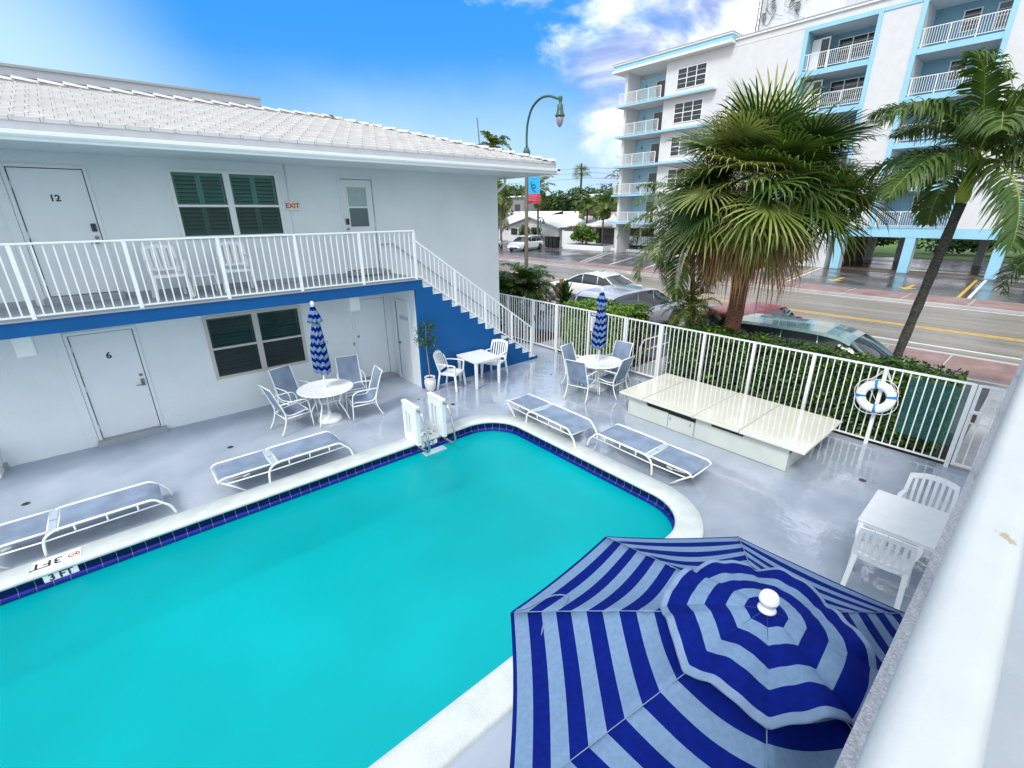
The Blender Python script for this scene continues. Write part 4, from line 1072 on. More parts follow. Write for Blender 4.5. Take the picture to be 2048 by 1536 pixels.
# loungers
def lounger(name, label, loc, rot, group, Ln=1.98, W=.62):
    """local x runs from the head end (0) to the foot end (Ln), y across, deck at z 0"""
    t = thing(name, label, 'sun lounger', loc, rot, group)
    h = .35; gx_ = .80; w = W / 2
    def sl(x0, x1, curl=None):
        g = G(); xs = [x0 + (x1 - x0) * i / 12 for i in range(13)]; vs = []; fs = []
        for x in xs:
            z = h - .004
            if curl == 'foot' and x > Ln - .14: z -= .10 * ((x - Ln + .14) / .14) ** 2
            if curl == 'head' and x < .10: z -= .05 * ((.10 - x) / .10) ** 2
            for j in range(7):
                y = -w + .025 + (W - .05) * j / 6; vs.append((x, y, z - .010 * math.cos(PI * (j / 6 - .5))))
        for i in range(12):
            for j in range(6): fs.append((i * 7 + j, i * 7 + j + 1, (i + 1) * 7 + j + 1, (i + 1) * 7 + j))
        g.add(vs, fs); return obj('sling', g, 'sling', t, True)
    sl(.03, gx_ - .05, 'head'); sl(gx_ + .07, Ln - .02, 'foot')
    g = G(); g.box(gx_ - .03, gx_ + .05, -w + .02, -.02, h - .02, h - .006); g.box(gx_ - .03, gx_ + .05, .02, w - .02, h - .02, h - .006); obj('hinge_strap', g, 'slate', t)
    for s in (-1, 1):
        y = s * (w - .012); g = G()
        g.tube(curve([(0.0, y, h - .05), (.06, y, h - .006), (.2, y, h), (gx_, y, h)], 3), .016, 8); obj('backrest_rail', g, 'rail', t, True)
        g = G(); g.tube(curve([(gx_ - .12, y * 1.03, .012), (gx_ - .10, y * 1.03, .2), (gx_ - .06, y * 1.03, h - .06), (gx_ + .04, y * 1.03, h - .008), (gx_ + .2, y * 1.03, h), (Ln - .28, y * 1.03, h), (Ln - .12, y * 1.03, h - .01), (Ln - .03, y * 1.03, h - .09), (Ln + .05, y * 1.03, .17), (Ln + .10, y * 1.03, .012)], 4), .0175, 8); obj('side_frame', g, 'rail', t, True)
        g = G(); g.tube([(.10, y, h - .10), (gx_ - .08, y * 1.03, h - .115), (Ln - .03, y * 1.03, h - .10)], .011, 8)
        for x in (gx_ + .22, gx_ + .55, gx_ + .88): g.tube([(x, y * 1.03, h), (x, y * 1.03, h - .105)], .012, 6)
        obj('stretcher', g, 'rail', t, True)
        g = G(); g.tube([(.03, y, h - .05), (.20, y, .16), (.36, y * 1.02, .012)], .013, 8); obj('head_leg', g, 'rail', t, True)
        g = G(); g.tube([(.12, y * .97, h - .03), (.42, y * .97, h - .07)], .010, 6); g.tube([(.34, y * .97, h - .065), (.44, y * .97, h - .05)], .020, 8); obj('recline_arm', g, 'fascia', t, True)
    for x, z in ((0, h - .05), (gx_ + .065, h - .02), (gx_ - .04, h - .02), (Ln - .03, h - .1)):
        g = G(); g.tube([(x, -w, z), (x, w, z)], .0115, 8); obj('crossbar', g, 'rail', t, True)
    return t
LG = 'blue-grey sling sun loungers around the pool'
l0 = lounger('sun_lounger', 'blue-grey sun lounger at the left edge beside the 3 FT depth marker', (-2.17, 7.84, 0), 0, LG)
dup(l0, (.48, 7.79, 0), 0, 'blue-grey sun lounger between the 3 FT marker lounger and the pool ladder')
dup(l0, (6.12, 7.08, 0), RAD(-91.5), 'blue-grey sun lounger at the far corner of the pool near the round table')
dup(l0, (6.33, 2.88, 0), RAD(90), 'blue-grey sun lounger beside the low cream cabinet')

# low cream cabinet with overhanging lids
cb = thing('storage_cabinet', 'long low cream cabinet with wide overhanging wet lids in front of the fence', 'cabinet')
g = G()
g.box(7.86, 9.1, 2.19, 3.83, 0.0, .30); g.box(7.86, 9.1, 3.85, 5.36, 0.0, .30)
g.box(7.875, 9.08, 2.21, 5.34, .302, .44)
obj('carcass', g, 'creamside', cb)
def front(y0, y1, notch, nm='front_panel'):
    g = G(); P = [(y0, .01), (y1, .01)] + notch
    g.prism(P, 7.835, 0, 7.86); return obj(nm, g, 'creamside', cb)
front(4.42, 5.37, [(5.37, .43), (4.98, .43), (4.90, .33), (4.42, .33)])
front(3.86, 4.405, [(4.405, .31), (3.86, .31)], 'cabinet_door')
front(2.18, 3.83, [(3.83, .44), (3.55, .44), (3.52, .36), (2.95, .36), (2.92, .40), (2.18, .40)])
g = G(); g.box(7.86, 9.08, 2.20, 2.21, .30, .40); g.box(7.868, 7.874, 2.22, 5.33, .31, .438); obj('dark_slot', g, 'dark', cb)
g = G()
for y in (3.93, 4.36): g.box(7.825, 7.835, y - .01, y + .01, .20, .27)
obj('hinge', g, 'metal', cb)
for a, b, dz in ((1.93, 2.985, 0), (2.995, 3.835, .003), (3.865, 4.965, 0), (4.975, 5.56, -.002)):
    g = G(); g.box(7.73, 9.56, a, b, .452 + dz, .498 + dz); obj('lid', g, 'cream', cb, bevel=.008)
g = G(); g.box(7.74, 9.55, 2.975, 3.005, .49, .5065); g.box(7.74, 9.55, 3.82, 3.88, .44, .4885); g.box(7.74, 9.55, 4.955, 4.985, .49, .504); obj('lid_seam', g, 'frame2', cb)
g = G(); g.box(7.88, 9.54, 1.97, 5.5, .435, .450); obj('lid_frame', g, 'dark', cb)

# potted tree
pt = thing('potted_tree', 'slender potted fig tree in a white ceramic pot at the corner of the blue wall', 'potted plant', (5.33, 9.42, 0))
g = G(); g.lathe([(0, 0), (.075, 0), (.095, .02), (.128, .12), (.145, .22), (.140, .29), (.118, .335), (.125, .35), (.135, .362), (.130, .375), (.112, .372), (.108, .34), (0, .33)], n=32); pp_ = obj('pot', g, 'pot', pt, True)
g = G(); g.lathe([(0, .335), (.107, .335), (.10, .343), (0, .35)], n=20); obj('soil', g, 'soil', pp_)
g = G(); g.tube(curve([(0, 0, .33), (-.01, 0, .7), (-.03, .01, 1.1), (-.02, 0, 1.45), (0, 0, 1.65)], 3), [.013] * 5 + [.010] * 5 + [.006] * 3, 8); obj('stem', g, mat('pale_stem', (0.30, 0.24, 0.20), 0.8, noise=.2), pt, True)

# deck drains and covers
for x, y, lab in ((8.5, 1.25, 'round floor drain grate near the two resin chairs'), (-1.83, 9.38, 'round floor drain grate at the left behind the first lounger'), (.934, 9.373, 'round floor drain grate behind the second lounger'), (5.26, 8.33, 'round floor drain grate by the ladder side of the deck'), (4.82, 9.12, 'tiny floor drain near the storage room corner')):
    d = thing('floor_drain', lab, 'drain', (x, y, 0.001)); r = .055 if 'tiny' not in lab else .025
    g = G(); g.lathe([(0, 0), (r, 0), (r, .004), (r * .86, .006), (0, .006)], n=20); obj('grate', g, 'dmetal', d)
    g = G()
    for i in range(-2, 3):
        hw = math.sqrt(max(0.0, (r * .75) ** 2 - (i * r * .3) ** 2)); g.box(-hw, hw, i * r * .3 - r * .07, i * r * .3 + r * .07, .0062, .0075)
    obj('slots', g, 'dark', d)
mh = thing('inspection_cover', 'round grey inspection cover between the square table and far round table', 'manhole cover', (8.33, 8.30, 0.001))
g = G(); g.lathe([(0, 0), (.20, 0), (.20, .004), (.17, .005), (.168, .002), (0, .003)], n=32); obj('cover', g, 'deck', mh)
g = G(); g.lathe([(0, 0), (.035, 0), (.035, .006), (0, .007)], (.08, 0, 0), 14); obj('lift_plug', g, 'dmetal', mh)

# ============================================================ OPEN UMBRELLA (foreground)
um = thing('open_umbrella', 'large open octagonal umbrella with navy and pale blue stripes in the foreground', 'umbrella', (1.806, .453, 0))
AX, AY = 1.806, .453
g = G(); g.tube([(0, 0, .05), (0, 0, 2.5)], .019, 12); obj('pole', g, 'rail', um, True)
g = G(); g.lathe([(0, 0), (.25, 0), (.255, .02), (.24, .05), (.17, .085), (.045, .125), (.035, .20), (0, .20)], n=32); obj('base', g, 'plastic', um, True)
A0 = math.atan2(1.579 - AY, 2.185 - AX)      # direction of one rib
def can(rad, k, f, sag):                     # point on panel k, f across it
    a0, a1 = A0 + k * PI / 4, A0 + (k + 1) * PI / 4
    p0 = Vector((math.cos(a0), math.sin(a0), 0)) * rad; p1 = Vector((math.cos(a1), math.sin(a1), 0)) * rad
    p = p0.lerp(p1, f); return p
Rm = 1.205
def zcan(r): return 2.475 - .475 * (r / Rm) ** 1.12
edges = [Rm, Rm - .022]
while edges[-1] - .0815 > .06: edges.append(edges[-1] - .0815)
edges.append(.03)
sub = []
for i in range(len(edges) - 1):
    sub.append((edges[i], (i + 0) % 2)); sub.append(((edges[i] + edges[i + 1]) / 2, i % 2))
sub.append((edges[-1], 0))
NF = 10
for k in range(8):
    g = G(); vs = []; fs = []; mi = []
    rn = random.Random(k)
    for r, _ in sub:
        for j in range(NF + 1):
            f = j / NF; p = can(r, k, f, 0); q = r / Rm
            sg = math.sin(PI * f) * (-.040 * math.sin(PI * min(1, q * 1.0)) ** 1.0) + math.sin(PI * f) * .0035 * math.sin(19 * q + 3 * k + 4 * f) + math.sin(PI * f) * .006 * math.sin(7 * q + k)
            pull = 1 - .018 * math.sin(PI * f) * q
            # crease ripple along the seams
            rip = .0038 * math.sin(38 * q + k * 2) * (math.exp(-f * 14) + math.exp(-(1 - f) * 14))
            vs.append((p.x * pull, p.y * pull, zcan(r) + sg + rip))
    for i in range(len(sub) - 1):
        for j in range(NF): fs.append((i * (NF + 1) + j, i * (NF + 1) + j + 1, (i + 1) * (NF + 1) + j + 1, (i + 1) * (NF + 1) + j)); mi.append(sub[i][1])
    # hanging hem at the rim
    o = len(vs)
    for j in range(NF + 1): x, y, z = vs[j]; vs.append((x * .996, y * .996, z - .020))
    for j in range(NF): fs.append((o + j, o + j + 1, j + 1, j)); mi.append(0)
    g.add(vs, fs); g.m = mi
    pn_ = obj('canopy_panel', g, ['navy', 'lblue'], um, True); s = pn_.modifiers.new('thick', 'SOLIDIFY'); s.thickness = .002; s.offset = -1
g = G()
for k in range(8):                            # stitched seam over each rib
    a = A0 + k * PI / 4; c, s = math.cos(a), math.sin(a)
    g.tube([(c * r, s * r, zcan(r) + .0015) for r in [.36 + (Rm - .36) * i / 8 for i in range(9)]], .0022, 5)
obj('seams', g, 'hem', um)
for k in range(8):
    a = A0 + k * PI / 4; c, s = math.cos(a), math.sin(a); g = G()
    g.tube([(c * r, s * r, zcan(r) - .016) for r in (.04, .4, .8, Rm - .02)], .008, 6); g.tube([(c * .62, s * .62, zcan(.62) - .02), (c * .04, s * .04, 1.95)], .007, 6); obj('rib', g, 'rail', um, True)
# vent cap: billowing scalloped second tier
Rv = .425
g = G(); vs = []; fs = []; mi = []; NR = 30; NA = 128
cuts = [0, .080, .160, .240, .318, .398]
rv = random.Random(11); pan = [(rv.uniform(.75, 1.25), rv.uniform(-.12, .12), rv.uniform(0, 6)) for _ in range(8)]
for i in range(NR + 1):
    q = i / NR
    for j in range(NA):
        a = A0 + 2 * PI * j / NA; k = int(j / (NA / 8)); th = (j % (NA // 8)) / (NA / 8)
        am, sk, ph_ = pan[k]; m_ = math.sin(PI * min(1, max(0, th + sk * math.sin(PI * th))))
        poly_r = math.cos(PI / 8) / math.cos((th - .5) * PI / 4)
        r = Rv * q * (poly_r + .035 * m_ * q * q)
        fold = m_ ** .8 if m_ > 0 else 0
        z = 2.514 - .130 * q ** 1.25 - .010 * q + fold * am * (.030 * q + .024 * q * q)
        z += fold * .014 * q * math.sin(2.2 * PI * q + ph_) + .010 * q ** 3 * math.sin(2 * PI * th * 1.5 + ph_)
        z -= .018 * q ** 2.5 * (1 - m_) ** 3
        z += .0035 * q * math.sin(26 * q + 5 * k) * (1 - m_) ** 2 + .005 * q * q * math.sin(2 * PI * th * 3 + 2 * ph_)
        vs.append((r * math.cos(a), r * math.sin(a), z))
for i in range(NR):
    q = (i + .5) / NR
    st_ = q * Rv; b = sum(1 for c_ in cuts if c_ <= st_) - 1
    for j in range(NA):
        fs.append((i * NA + j, i * NA + (j + 1) % NA, (i + 1) * NA + (j + 1) % NA, (i + 1) * NA + j)); mi.append(2 if b >= 5 else b % 2)
o = len(vs)
for j in range(NA):
    x, y, z = vs[NR * NA + j]; vs.append((x * 1.0, y * 1.0, z - .007))
for j in range(NA): fs.append((NR * NA + j, NR * NA + (j + 1) % NA, o + (j + 1) % NA, o + j)); mi.append(2)
g.add(vs, fs); g.m = mi
vc = obj('vent_cap', g, ['navy', 'lblue', 'hem'], um, True); s = vc.modifiers.new('sub', 'SUBSURF'); s.levels = 1; s.render_levels = 1; s = vc.modifiers.new('thick', 'SOLIDIFY'); s.thickness = .003; s.offset = -1
g = G()
for k in range(8):
    g.tube([(Vector(vs[i * NA + k * (NA // 8)]) + Vector((0, 0, .0015))) for i in range(2, NR + 1)], .0026, 5)
    g.tube([(Vector(vs[i * NA + k * (NA // 8) + NA // 16]) + Vector((0, 0, .0008))) for i in range(2, 11)], .0014, 5)  # no seam here: crease shade drawn in as a dark line
g.tube([(Vector(vs[(NR - 2) * NA + j]) + Vector((0, 0, .001))) for j in range(NA)], .0014, 5, closed=True)
obj('vent_seams_creases', g, mat('dark_seam_crease', (0.02, 0.035, 0.12), 0.8), um)
g = G(); g.lathe([(k_[0] * .86, k_[1] * .9) for k_ in [(0, 0), (.040, 0), (.044, .008), (.036, .018), (.028, .026), (.030, .034), (.041, .046), (.046, .062), (.0465, .064), (.0455, .066), (.045, .078), (.036, .096), (.018, .106), (0, .108)]], (0, 0, 2.512), 32); obj('finial', g, 'plastic', um, True)
g = G(); a = A0 + PI / 2 * 0 + PI / 4; c, s = math.cos(a), math.sin(a)
cx_, cy_ = 1.272 - AX, 1.507 - AY
P0 = Vector((cx_, cy_, 0)); d_ = Vector((2.185 - 1.272, 1.579 - 1.507, 0)).normalized()
tpnt = [P0 * .86 + Vector((-.10, -.10, 2.062)), P0 * .84 + Vector((-.03, -.03, 2.085)), P0 * .80 + d_ * .08 + Vector((0, 0, 2.105)), P0 * .83 + d_ * .16 + Vector((0, 0, 2.10)), P0 * .90 + d_ * .15 + Vector((0, 0, 2.075)), P0 * .95 + d_ * .04 + Vector((0, 0, 2.05)), P0 * 1.0 + d_ * .02 + Vector((0, 0, 2.02))]
g.tube(curve(tpnt, 4), .0035, 6); obj('tie_cord', g, 'hem', um, True)

# ============================================================ VEGETATION
def strip_leaf(g, pts, w, side, mi=0):
    """ribbon through pts, half width list w, side vector"""
    o = len(g.v); n = len(pts)
    for p, ww in zip(pts, w): g.v.append(tuple(p - side * ww)); g.v.append(tuple(p + side * ww))
    for i in range(n - 1): g.f.append((o + 2 * i, o + 2 * i + 1, o + 2 * i + 3, o + 2 * i + 2)); g.m.append(mi)
def fan_leaf(g, base, d, pet, R, rn, mi, nseg=34, droop=.5, spread=150, tipmi=None):
    d = d.normalized(); hub = base + d * pet + Vector((0, 0, -.10 * pet * (1 - d.z)))
    strip_leaf(g, [base, base.lerp(hub, .5) + Vector((0, 0, .02)), hub], [.022, .014, .012], d.cross(Vector((.01, .02, 1))).normalized(), mi)
    bend = (d + Vector((0, 0, -.28))).normalized(); s = bend.cross(Vector((0, 0, 1)))
    if s.length < .05: s = Vector((1, 0, 0))
    s.normalize(); nrm = s.cross(bend).normalized(); roll = rn.uniform(-.5, .5)
    s2 = s * math.cos(roll) + nrm * math.sin(roll); nr2 = nrm * math.cos(roll) - s * math.sin(roll)
    for i in range(nseg):
        a = RAD(-spread + 2 * spread * i / (nseg - 1)) + rn.uniform(-.02, .02)
        q = bend * math.cos(a) + s2 * math.sin(a) + nr2 * (.22 * (1 - math.cos(a)) - .12)
        q.normalize(); L = R * (.72 + .28 * math.cos(a * .6)) * rn.uniform(.88, 1.06)
        st_ = hub - bend * .02
        dr = droop * rn.uniform(.4, 1.5) * (1.0 - .5 * max(0, q.z))
        pts = [st_, st_ + q * L * .30, st_ + q * L * .62 + Vector((0, 0, -dr * L * .08)), st_ + q * L * .86 + Vector((0, 0, -dr * L * .24)), st_ + q * L * (1.0 - dr * .10) + Vector((0, 0, -dr * L * .52))]
        sd = q.cross(nr2)
        if sd.length < .01: sd = s2
        sd.normalize(); ww = R * .024
        m_ = mi if (tipmi is None or rn.random() > .5) else tipmi
        strip_leaf(g, pts, [.004, ww * .95, ww * .8, ww * .45, .001], sd, m_)
def rdir(el, az): return Vector((math.cos(el) * math.cos(az), math.cos(el) * math.sin(az), math.sin(el)))
def fan_palm(name, label, base, top, r0, r1, crown_r, nleaf, seed, bark='bark', group=None, nseg=34, dead=14, hub=.9, cat='palm tree'):
    rn = random.Random(seed); t = thing(name, label, cat, base, 0, group); B = Vector(base); T = Vector(top) - B
    g = G(); k = 10; pts = [Vector((0, 0, 0)).lerp(T, i / k) + Vector((.03 * math.sin(i * .8), .02 * math.sin(i), 0)) for i in range(k + 1)]
    g.tube(pts, [r0 * 1.12] + [r0 + (r1 - r0) * i / k + .006 * (-1) ** i for i in range(1, k + 1)], 18); tr = obj('trunk', g, bark, t, True)
    g = G()                                   # old leaf boots under the crown
    for i in range(46):
        a = i * 2.4; z = T.z - .02 - (i / 46) * .55; p = Vector((T.x, T.y, z)) + Vector((math.cos(a), math.sin(a), 0)) * r1 * .85
        q = p + Vector((math.cos(a) * .12, math.sin(a) * .12, .17)); g.bar(p, q, .055, .016)
    obj('leaf_boots', g, 'bark', tr)
    g = G()
    for i in range(nleaf):
        f = (i + .5) / nleaf; el = math.asin(max(-1, min(1, 1 - 1.28 * f))); az = i * 2.39996 + rn.uniform(-.25, .25)
        d = rdir(el + rn.uniform(-.12, .12), az); R = crown_r * rn.uniform(.40, .50); pet = crown_r * hub * rn.uniform(.34, .70)
        u = rn.random(); mi = 0 if u < .45 else (1 if u < .82 else 2)
        fan_leaf(g, T + Vector((d.x, d.y, d.z * .6)) * .08, d, pet, R, rn, mi, nseg, .22 + .42 * f, rn.uniform(105, 155), 3 if el < -.35 and rn.random() < .75 else None)
    obj('crown', g, ['leaf1', 'leaf2', 'leafd', 'leafdead'], t)
    if dead:
        g = G()
        for i in range(dead):
            az = i * 2.39996 + .7; d = rdir(RAD(rn.uniform(-52, -18)), az)
            fan_leaf(g, T + Vector((0, 0, -.05)), d, crown_r * rn.uniform(.26, .38), crown_r * rn.uniform(.38, .46), rn, 0 if rn.random() < .7 else 1, nseg, 1.3, 95)
        obj('dead_fronds', g, ['leafdead', 'leaf2'], t)
    return t
def pinnate(g, base, az, el, L, arch, nl, ll, rn, mi=0, hang=.6, plume=.35, w=.018):
    d = rdir(el, az); p = Vector(base); pts = [p.copy()]; n = 14; cur = el
    for i in range(n):
        cur -= arch / n * (.5 + i / n); dd = rdir(cur, az + .04 * math.sin(i)); p = p + dd * L / n; pts.append(p.copy())
    g.tube(pts, [max(.003, .018 * (1 - i / (n + 1))) for i in range(n + 1)], 5, mi=1)
    for i in range(nl):
        f = .12 + .88 * i / (nl - 1); x = f * n; j = min(n - 1, int(x)); q = pts[j].lerp(pts[j + 1], x - j); tan = (pts[j + 1] - pts[j]).normalized()
        side = tan.cross(Vector((0, 0, 1)))
        if side.length < .1: side = Vector((math.sin(az), -math.cos(az), 0))
        side.normalize(); upv = side.cross(tan).normalized()
        l = ll * (math.sin(PI * min(1, .16 + f * .84)) ** .55) * rn.uniform(.85, 1.1)
        for s in (-1, 1):
            pl = rn.uniform(-plume, plume)
            q1 = (side * s * .85 + tan * .55 + upv * (.25 + pl)).normalized(); hv = hang * rn.uniform(.6, 1.3)
            pp = [q, q + q1 * l * .35, q + q1 * l * .70 + Vector((0, 0, -hv * l * .18)), q + q1 * l * .92 + Vector((0, 0, -hv * l * .50))]
            sd = q1.cross(upv).normalized(); strip_leaf(g, pp, [w * .4, w, w * .8, .001], sd, mi if rn.random() < .75 else 2)
def feather_palm(name, label, base, top, r0, r1, L, nfr, seed, bark='barkgrey', shaft=None, nl=46, ll=.5, group=None, els=(80, -35), cat='palm tree', w=.018, mats=('leaf1', 'shaft', 'leaf2'), azr=None, hang=.7, bow=0.0):
    rn = random.Random(seed); t = thing(name, label, cat, base, 0, group); B = Vector(base); T = Vector(top) - B
    g = G(); k = 14; pts = [Vector((0, 0, 0)).lerp(T, i / k) + Vector((bow * math.sin(PI * i / k), bow * .4 * math.sin(PI * i / k), 0)) for i in range(k + 1)]
    g.tube(pts, [r0 * 1.25] + [r0 + (r1 - r0) * i / k + .005 * (-1) ** i for i in range(1, k + 1)], 14); obj('trunk', g, bark, t, True)
    C = T.copy()
    if shaft:
        g = G(); S = T + Vector((0, 0, shaft)) + (T / max(T.length, .01)) * 0; g.tube([T, T.lerp(S, .15), T.lerp(S, .6), S], [r1 * 1.0, r1 * 1.35, r1 * 1.15, r1 * .6], 14); obj('crownshaft', g, 'shaft', t, True); C = S
    g = G()
    for i in range(nfr):
        f = i / max(1, nfr - 1); el = RAD(els[0] + (els[1] - els[0]) * f + rn.uniform(-8, 8)); az = (i * 2.39996 + seed) if azr is None else RAD(azr[0] + (azr[1] - azr[0]) * ((i * .618) % 1))
        pinnate(g, C + Vector((0, 0, -.02 * i / nfr)), az, el, L * rn.uniform(.88, 1.08), RAD(95) * rn.uniform(.75, 1.2), nl, ll, rn, 0, hang, .35, w)
    obj('crown', g, list(mats), t); return t

fan_palm('cabbage_palm', 'large cabbage palm with a full fan-leaf crown and thick reddish trunk behind the fence', (11.35, 5.05, 0), (11.5, 4.93, 4.42), .20, .17, 2.5, 140, 5, 'barkred', nseg=32, dead=26)
feather_palm('manila_palm', 'tall slim palm leaning right with a yellow-green crownshaft and drooping feather fronds', (11.55, 1.86, 0), (11.62, 1.50, 4.22), .080, .078, 2.25, 17, 3, 'barkgrey', .66, 84, .56, els=(84, 0), w=.021, hang=1.2, mats=('leaf1', 'shaft', 'jung'))
feather_palm('manila_palm', 'feather palm whose fronds enter from the right edge of the picture', (12.6, -.75, 0), (12.6, -.45, 3.1), .10, .08, 1.9, 12, 8, 'barkgrey', .5, 46, .48, els=(75, -15), w=.017, mats=('leaf1', 'shaft', 'jung'))
feather_palm('feather_palm', 'bushy feather palm crowding the left side of the big fan palm', (12.0, 6.18, 0), (12.05, 6.75, 3.75), .075, .06, 2.15, 24, 12, 'bark', None, 58, .50, els=(82, -30), w=.019, hang=.9)
feather_palm('pygmy_palm', 'short pygmy palm with arching fronds just above the hedge gap', (11.6, 6.15, 0), (11.6, 6.25, 1.72), .05, .045, .98, 20, 21, 'bark', None, 44, .26, els=(75, -30), w=.009)

def leaf_mass(g, n, fn, rn, size, mats_w=(.6, .3, .1), up_=.35, asp=.55):
    for i in range(n):
        p, nrm = fn(rn); v = Vector((rn.gauss(0, 1), rn.gauss(0, 1), rn.gauss(0, 1) + up_)); v = (v.normalized() * .75 + nrm * .9 + Vector((0, 0, up_))).normalized()
        a = v.cross(Vector((rn.gauss(0, 1), rn.gauss(0, 1), rn.gauss(0, 1)))).normalized(); b = v.cross(a); s = size * rn.uniform(.6, 1.25)
        u = rn.random(); mi = 0 if u < mats_w[0] else (1 if u < mats_w[0] + mats_w[1] else 2)
        o = len(g.v)
        g.v += [tuple(p - a * s), tuple(p - a * s * .1 + b * s * asp - v * s * .12), tuple(p + a * s), tuple(p - a * s * .1 - b * s * asp - v * s * .12)]
        g.f += [(o, o + 1, o + 2), (o, o + 2, o + 3)]; g.m += [mi, mi]
def boxfn(x0, x1, y0, y1, z0, z1, lump=.08):
    def f(rn):
        a = rn.random(); x, y, z = rn.uniform(x0, x1), rn.uniform(y0, y1), rn.uniform(z0, z1)
        j = lump * (math.sin(y * 5.1) * .5 + math.sin(y * 11.3 + z * 4) * .3 + math.sin(x * 9) * .3)
        if a < .46: return Vector((x0 + abs(rn.gauss(0, .07)) - j, y, z)), Vector((-1, 0, 0))
        if a < .80: return Vector((x, y, z1 - abs(rn.gauss(0, .06)) + j)), Vector((0, 0, 1))
        if a < .88: return Vector((x1 - abs(rn.gauss(0, .07)), y, z)), Vector((1, 0, 0))
        if a < .94: return Vector((x, y0 if rn.random() < .5 else y1, z)), Vector((0, -1, 0))
        return Vector((x, y, z)), Vector((0, 0, 1))
    return f
def hedge(label, x0, x1, y0, y1, h, n, seed, mats, size=.048, mw=(.6, .3, .1)):
    t = thing('hedge', label, 'hedge'); rn = random.Random(seed); g = G()
    leaf_mass(g, n, boxfn(x0, x1, y0, y1, .06, h), rn, size, mw); obj('foliage', g, mats, t)
    g = G(); nn = int((y1 - y0) / .12)
    for i in range(nn):
        x, y = rn.uniform(x0 + .12, x1 - .1), y0 + (i + .5) * (y1 - y0) / nn
        p = Vector((x, y, 0)); q = p + Vector((rn.uniform(-.1, .1), rn.uniform(-.1, .1), h * .5)); r = q + Vector((rn.uniform(-.12, .1), rn.uniform(-.15, .15), h * .4)); g.tube([p, q, r], [.012, .009, .004], 5)
    g.box(x0 + .16, x1 - .14, y0 + .12, y1 - .12, .02, h - .18); obj('twigs', g, 'twig', t); return t
hedge('dark green clipped hedge behind the cream cabinet and life ring', 10.22, 11.25, .66, 6.0, 1.42, 17000, 1, ['hedge1', 'leafd', 'hedge2'], .050, (.48, .44, .08))
hedge('bright green clipped hedge behind the far round table and rules sign', 10.24, 11.5, 7.3, 9.66, 1.56, 11000, 2, ['hedge2', 'hedge1', 'leafd'], .046, (.55, .33, .12))

def bush(name, label, cat, c, r, n, seed, mats, size, mw=(.5, .35, .15), trunk=True, group=None, lobes=7, asp=.5):
    rn = random.Random(seed); t = thing(name, label, cat, (c[0], c[1], 0), 0, group); g = G(); cz = c[2]
    lb = [(Vector((rn.uniform(-.55, .55) * r[0], rn.uniform(-.55, .55) * r[1], cz + rn.uniform(-.5, .6) * r[2])), rn.uniform(.35, .6)) for _ in range(lobes)]
    def f(rn):
        b, k = rn.choice(lb); d = Vector((rn.gauss(0, 1), rn.gauss(0, 1), rn.gauss(0, 1))).normalized(); q = rn.random() ** .4
        return b + Vector((d.x * r[0] * k, d.y * r[1] * k, d.z * r[2] * k)) * q, d
    leaf_mass(g, n, f, rn, size, mw, asp=asp); obj('crown', g, mats, t)
    if trunk:
        g = G(); g.tube([(0, 0, 0), (.02, .03, cz * .5), (0, 0, cz)], [r[0] * .05 + .01, r[0] * .04 + .008, .01], 7)
        for b, k in lb: g.tube([(0, 0, cz * .4), tuple(b)], [r[0] * .03 + .004, .004], 5)
        obj('trunk', g, 'twig', t)
    return t
# crown of the potted tree (built with the same leaf clumps)
rn = random.Random(5); g = G()
lb = [(Vector((rn.uniform(-.2, .2), rn.uniform(-.18, .18), rn.uniform(1.12, 1.68))), rn.uniform(.09, .17)) for _ in range(15)]
def ff(rn):
    b, k = rn.choice(lb); d = Vector((rn.gauss(0, 1), rn.gauss(0, 1), rn.gauss(0, 1))).normalized(); return b + d * k * rn.random() ** .5, d
leaf_mass(g, 1000, ff, rn, .028, (.5, .4, .1), up_=-.1, asp=.34); obj('crown', g, [leafmat('fig_leaf', (0.02, 0.10, 0.05), (0.05, 0.17, 0.07), nscale=5), 'leafd', 'hedge2'], pt)
g = G()
for b, k in lb: g.tube([(-.02, 0, 1.15), tuple(b)], [.005, .002], 4)
obj('branches', g, 'twig', pt)

# planting beyond the stairs gate
def spiky(name, label, c, h, n, L, seed, mats=('leaf1', 'leafd', 'leaf2'), w=.035, cat='plant', group=None):
    rn = random.Random(seed); t = thing(name, label, cat, (c[0], c[1], 0), 0, group); g = G()
    g.tube([(0, 0, 0), (.02, .02, h * .6), (0, 0, h)], [.04, .035, .03], 8); obj('stem', g, 'twig', t); g = G()
    for i in range(n):
        az = i * 2.39996; el = RAD(80 - 95 * (i / n)) + rn.uniform(-.1, .1); d = rdir(el, az); b = Vector((0, 0, h * (1 - .45 * i / n))); l = L * rn.uniform(.75, 1.1)
        s = Vector((-math.sin(az), math.cos(az), 0)); pts = [b, b + d * l * .35, b + d * l * .7 + Vector((0, 0, -.07 * l)), b + d * l * .95 + Vector((0, 0, -.26 * l))]
        strip_leaf(g, pts, [w * .5, w, w * .85, .002], s, 0 if rn.random() < .5 else (1 if rn.random() < .6 else 2))
    obj('leaves', g, list(mats), t); return t
PG = 'leafy plants beyond the stairs gate'
feather_palm('areca_palm', 'low bushy palm at the left end of the fence by the motel corner', (11.0, 14.0, 0), (11.0, 14.0, 1.15), .06, .05, 1.45, 34, 31, 'bark', None, 40, .40, els=(85, 0), cat='plant', group=PG, w=.026, mats=('leaf1', 'leafd', 'leafd'))
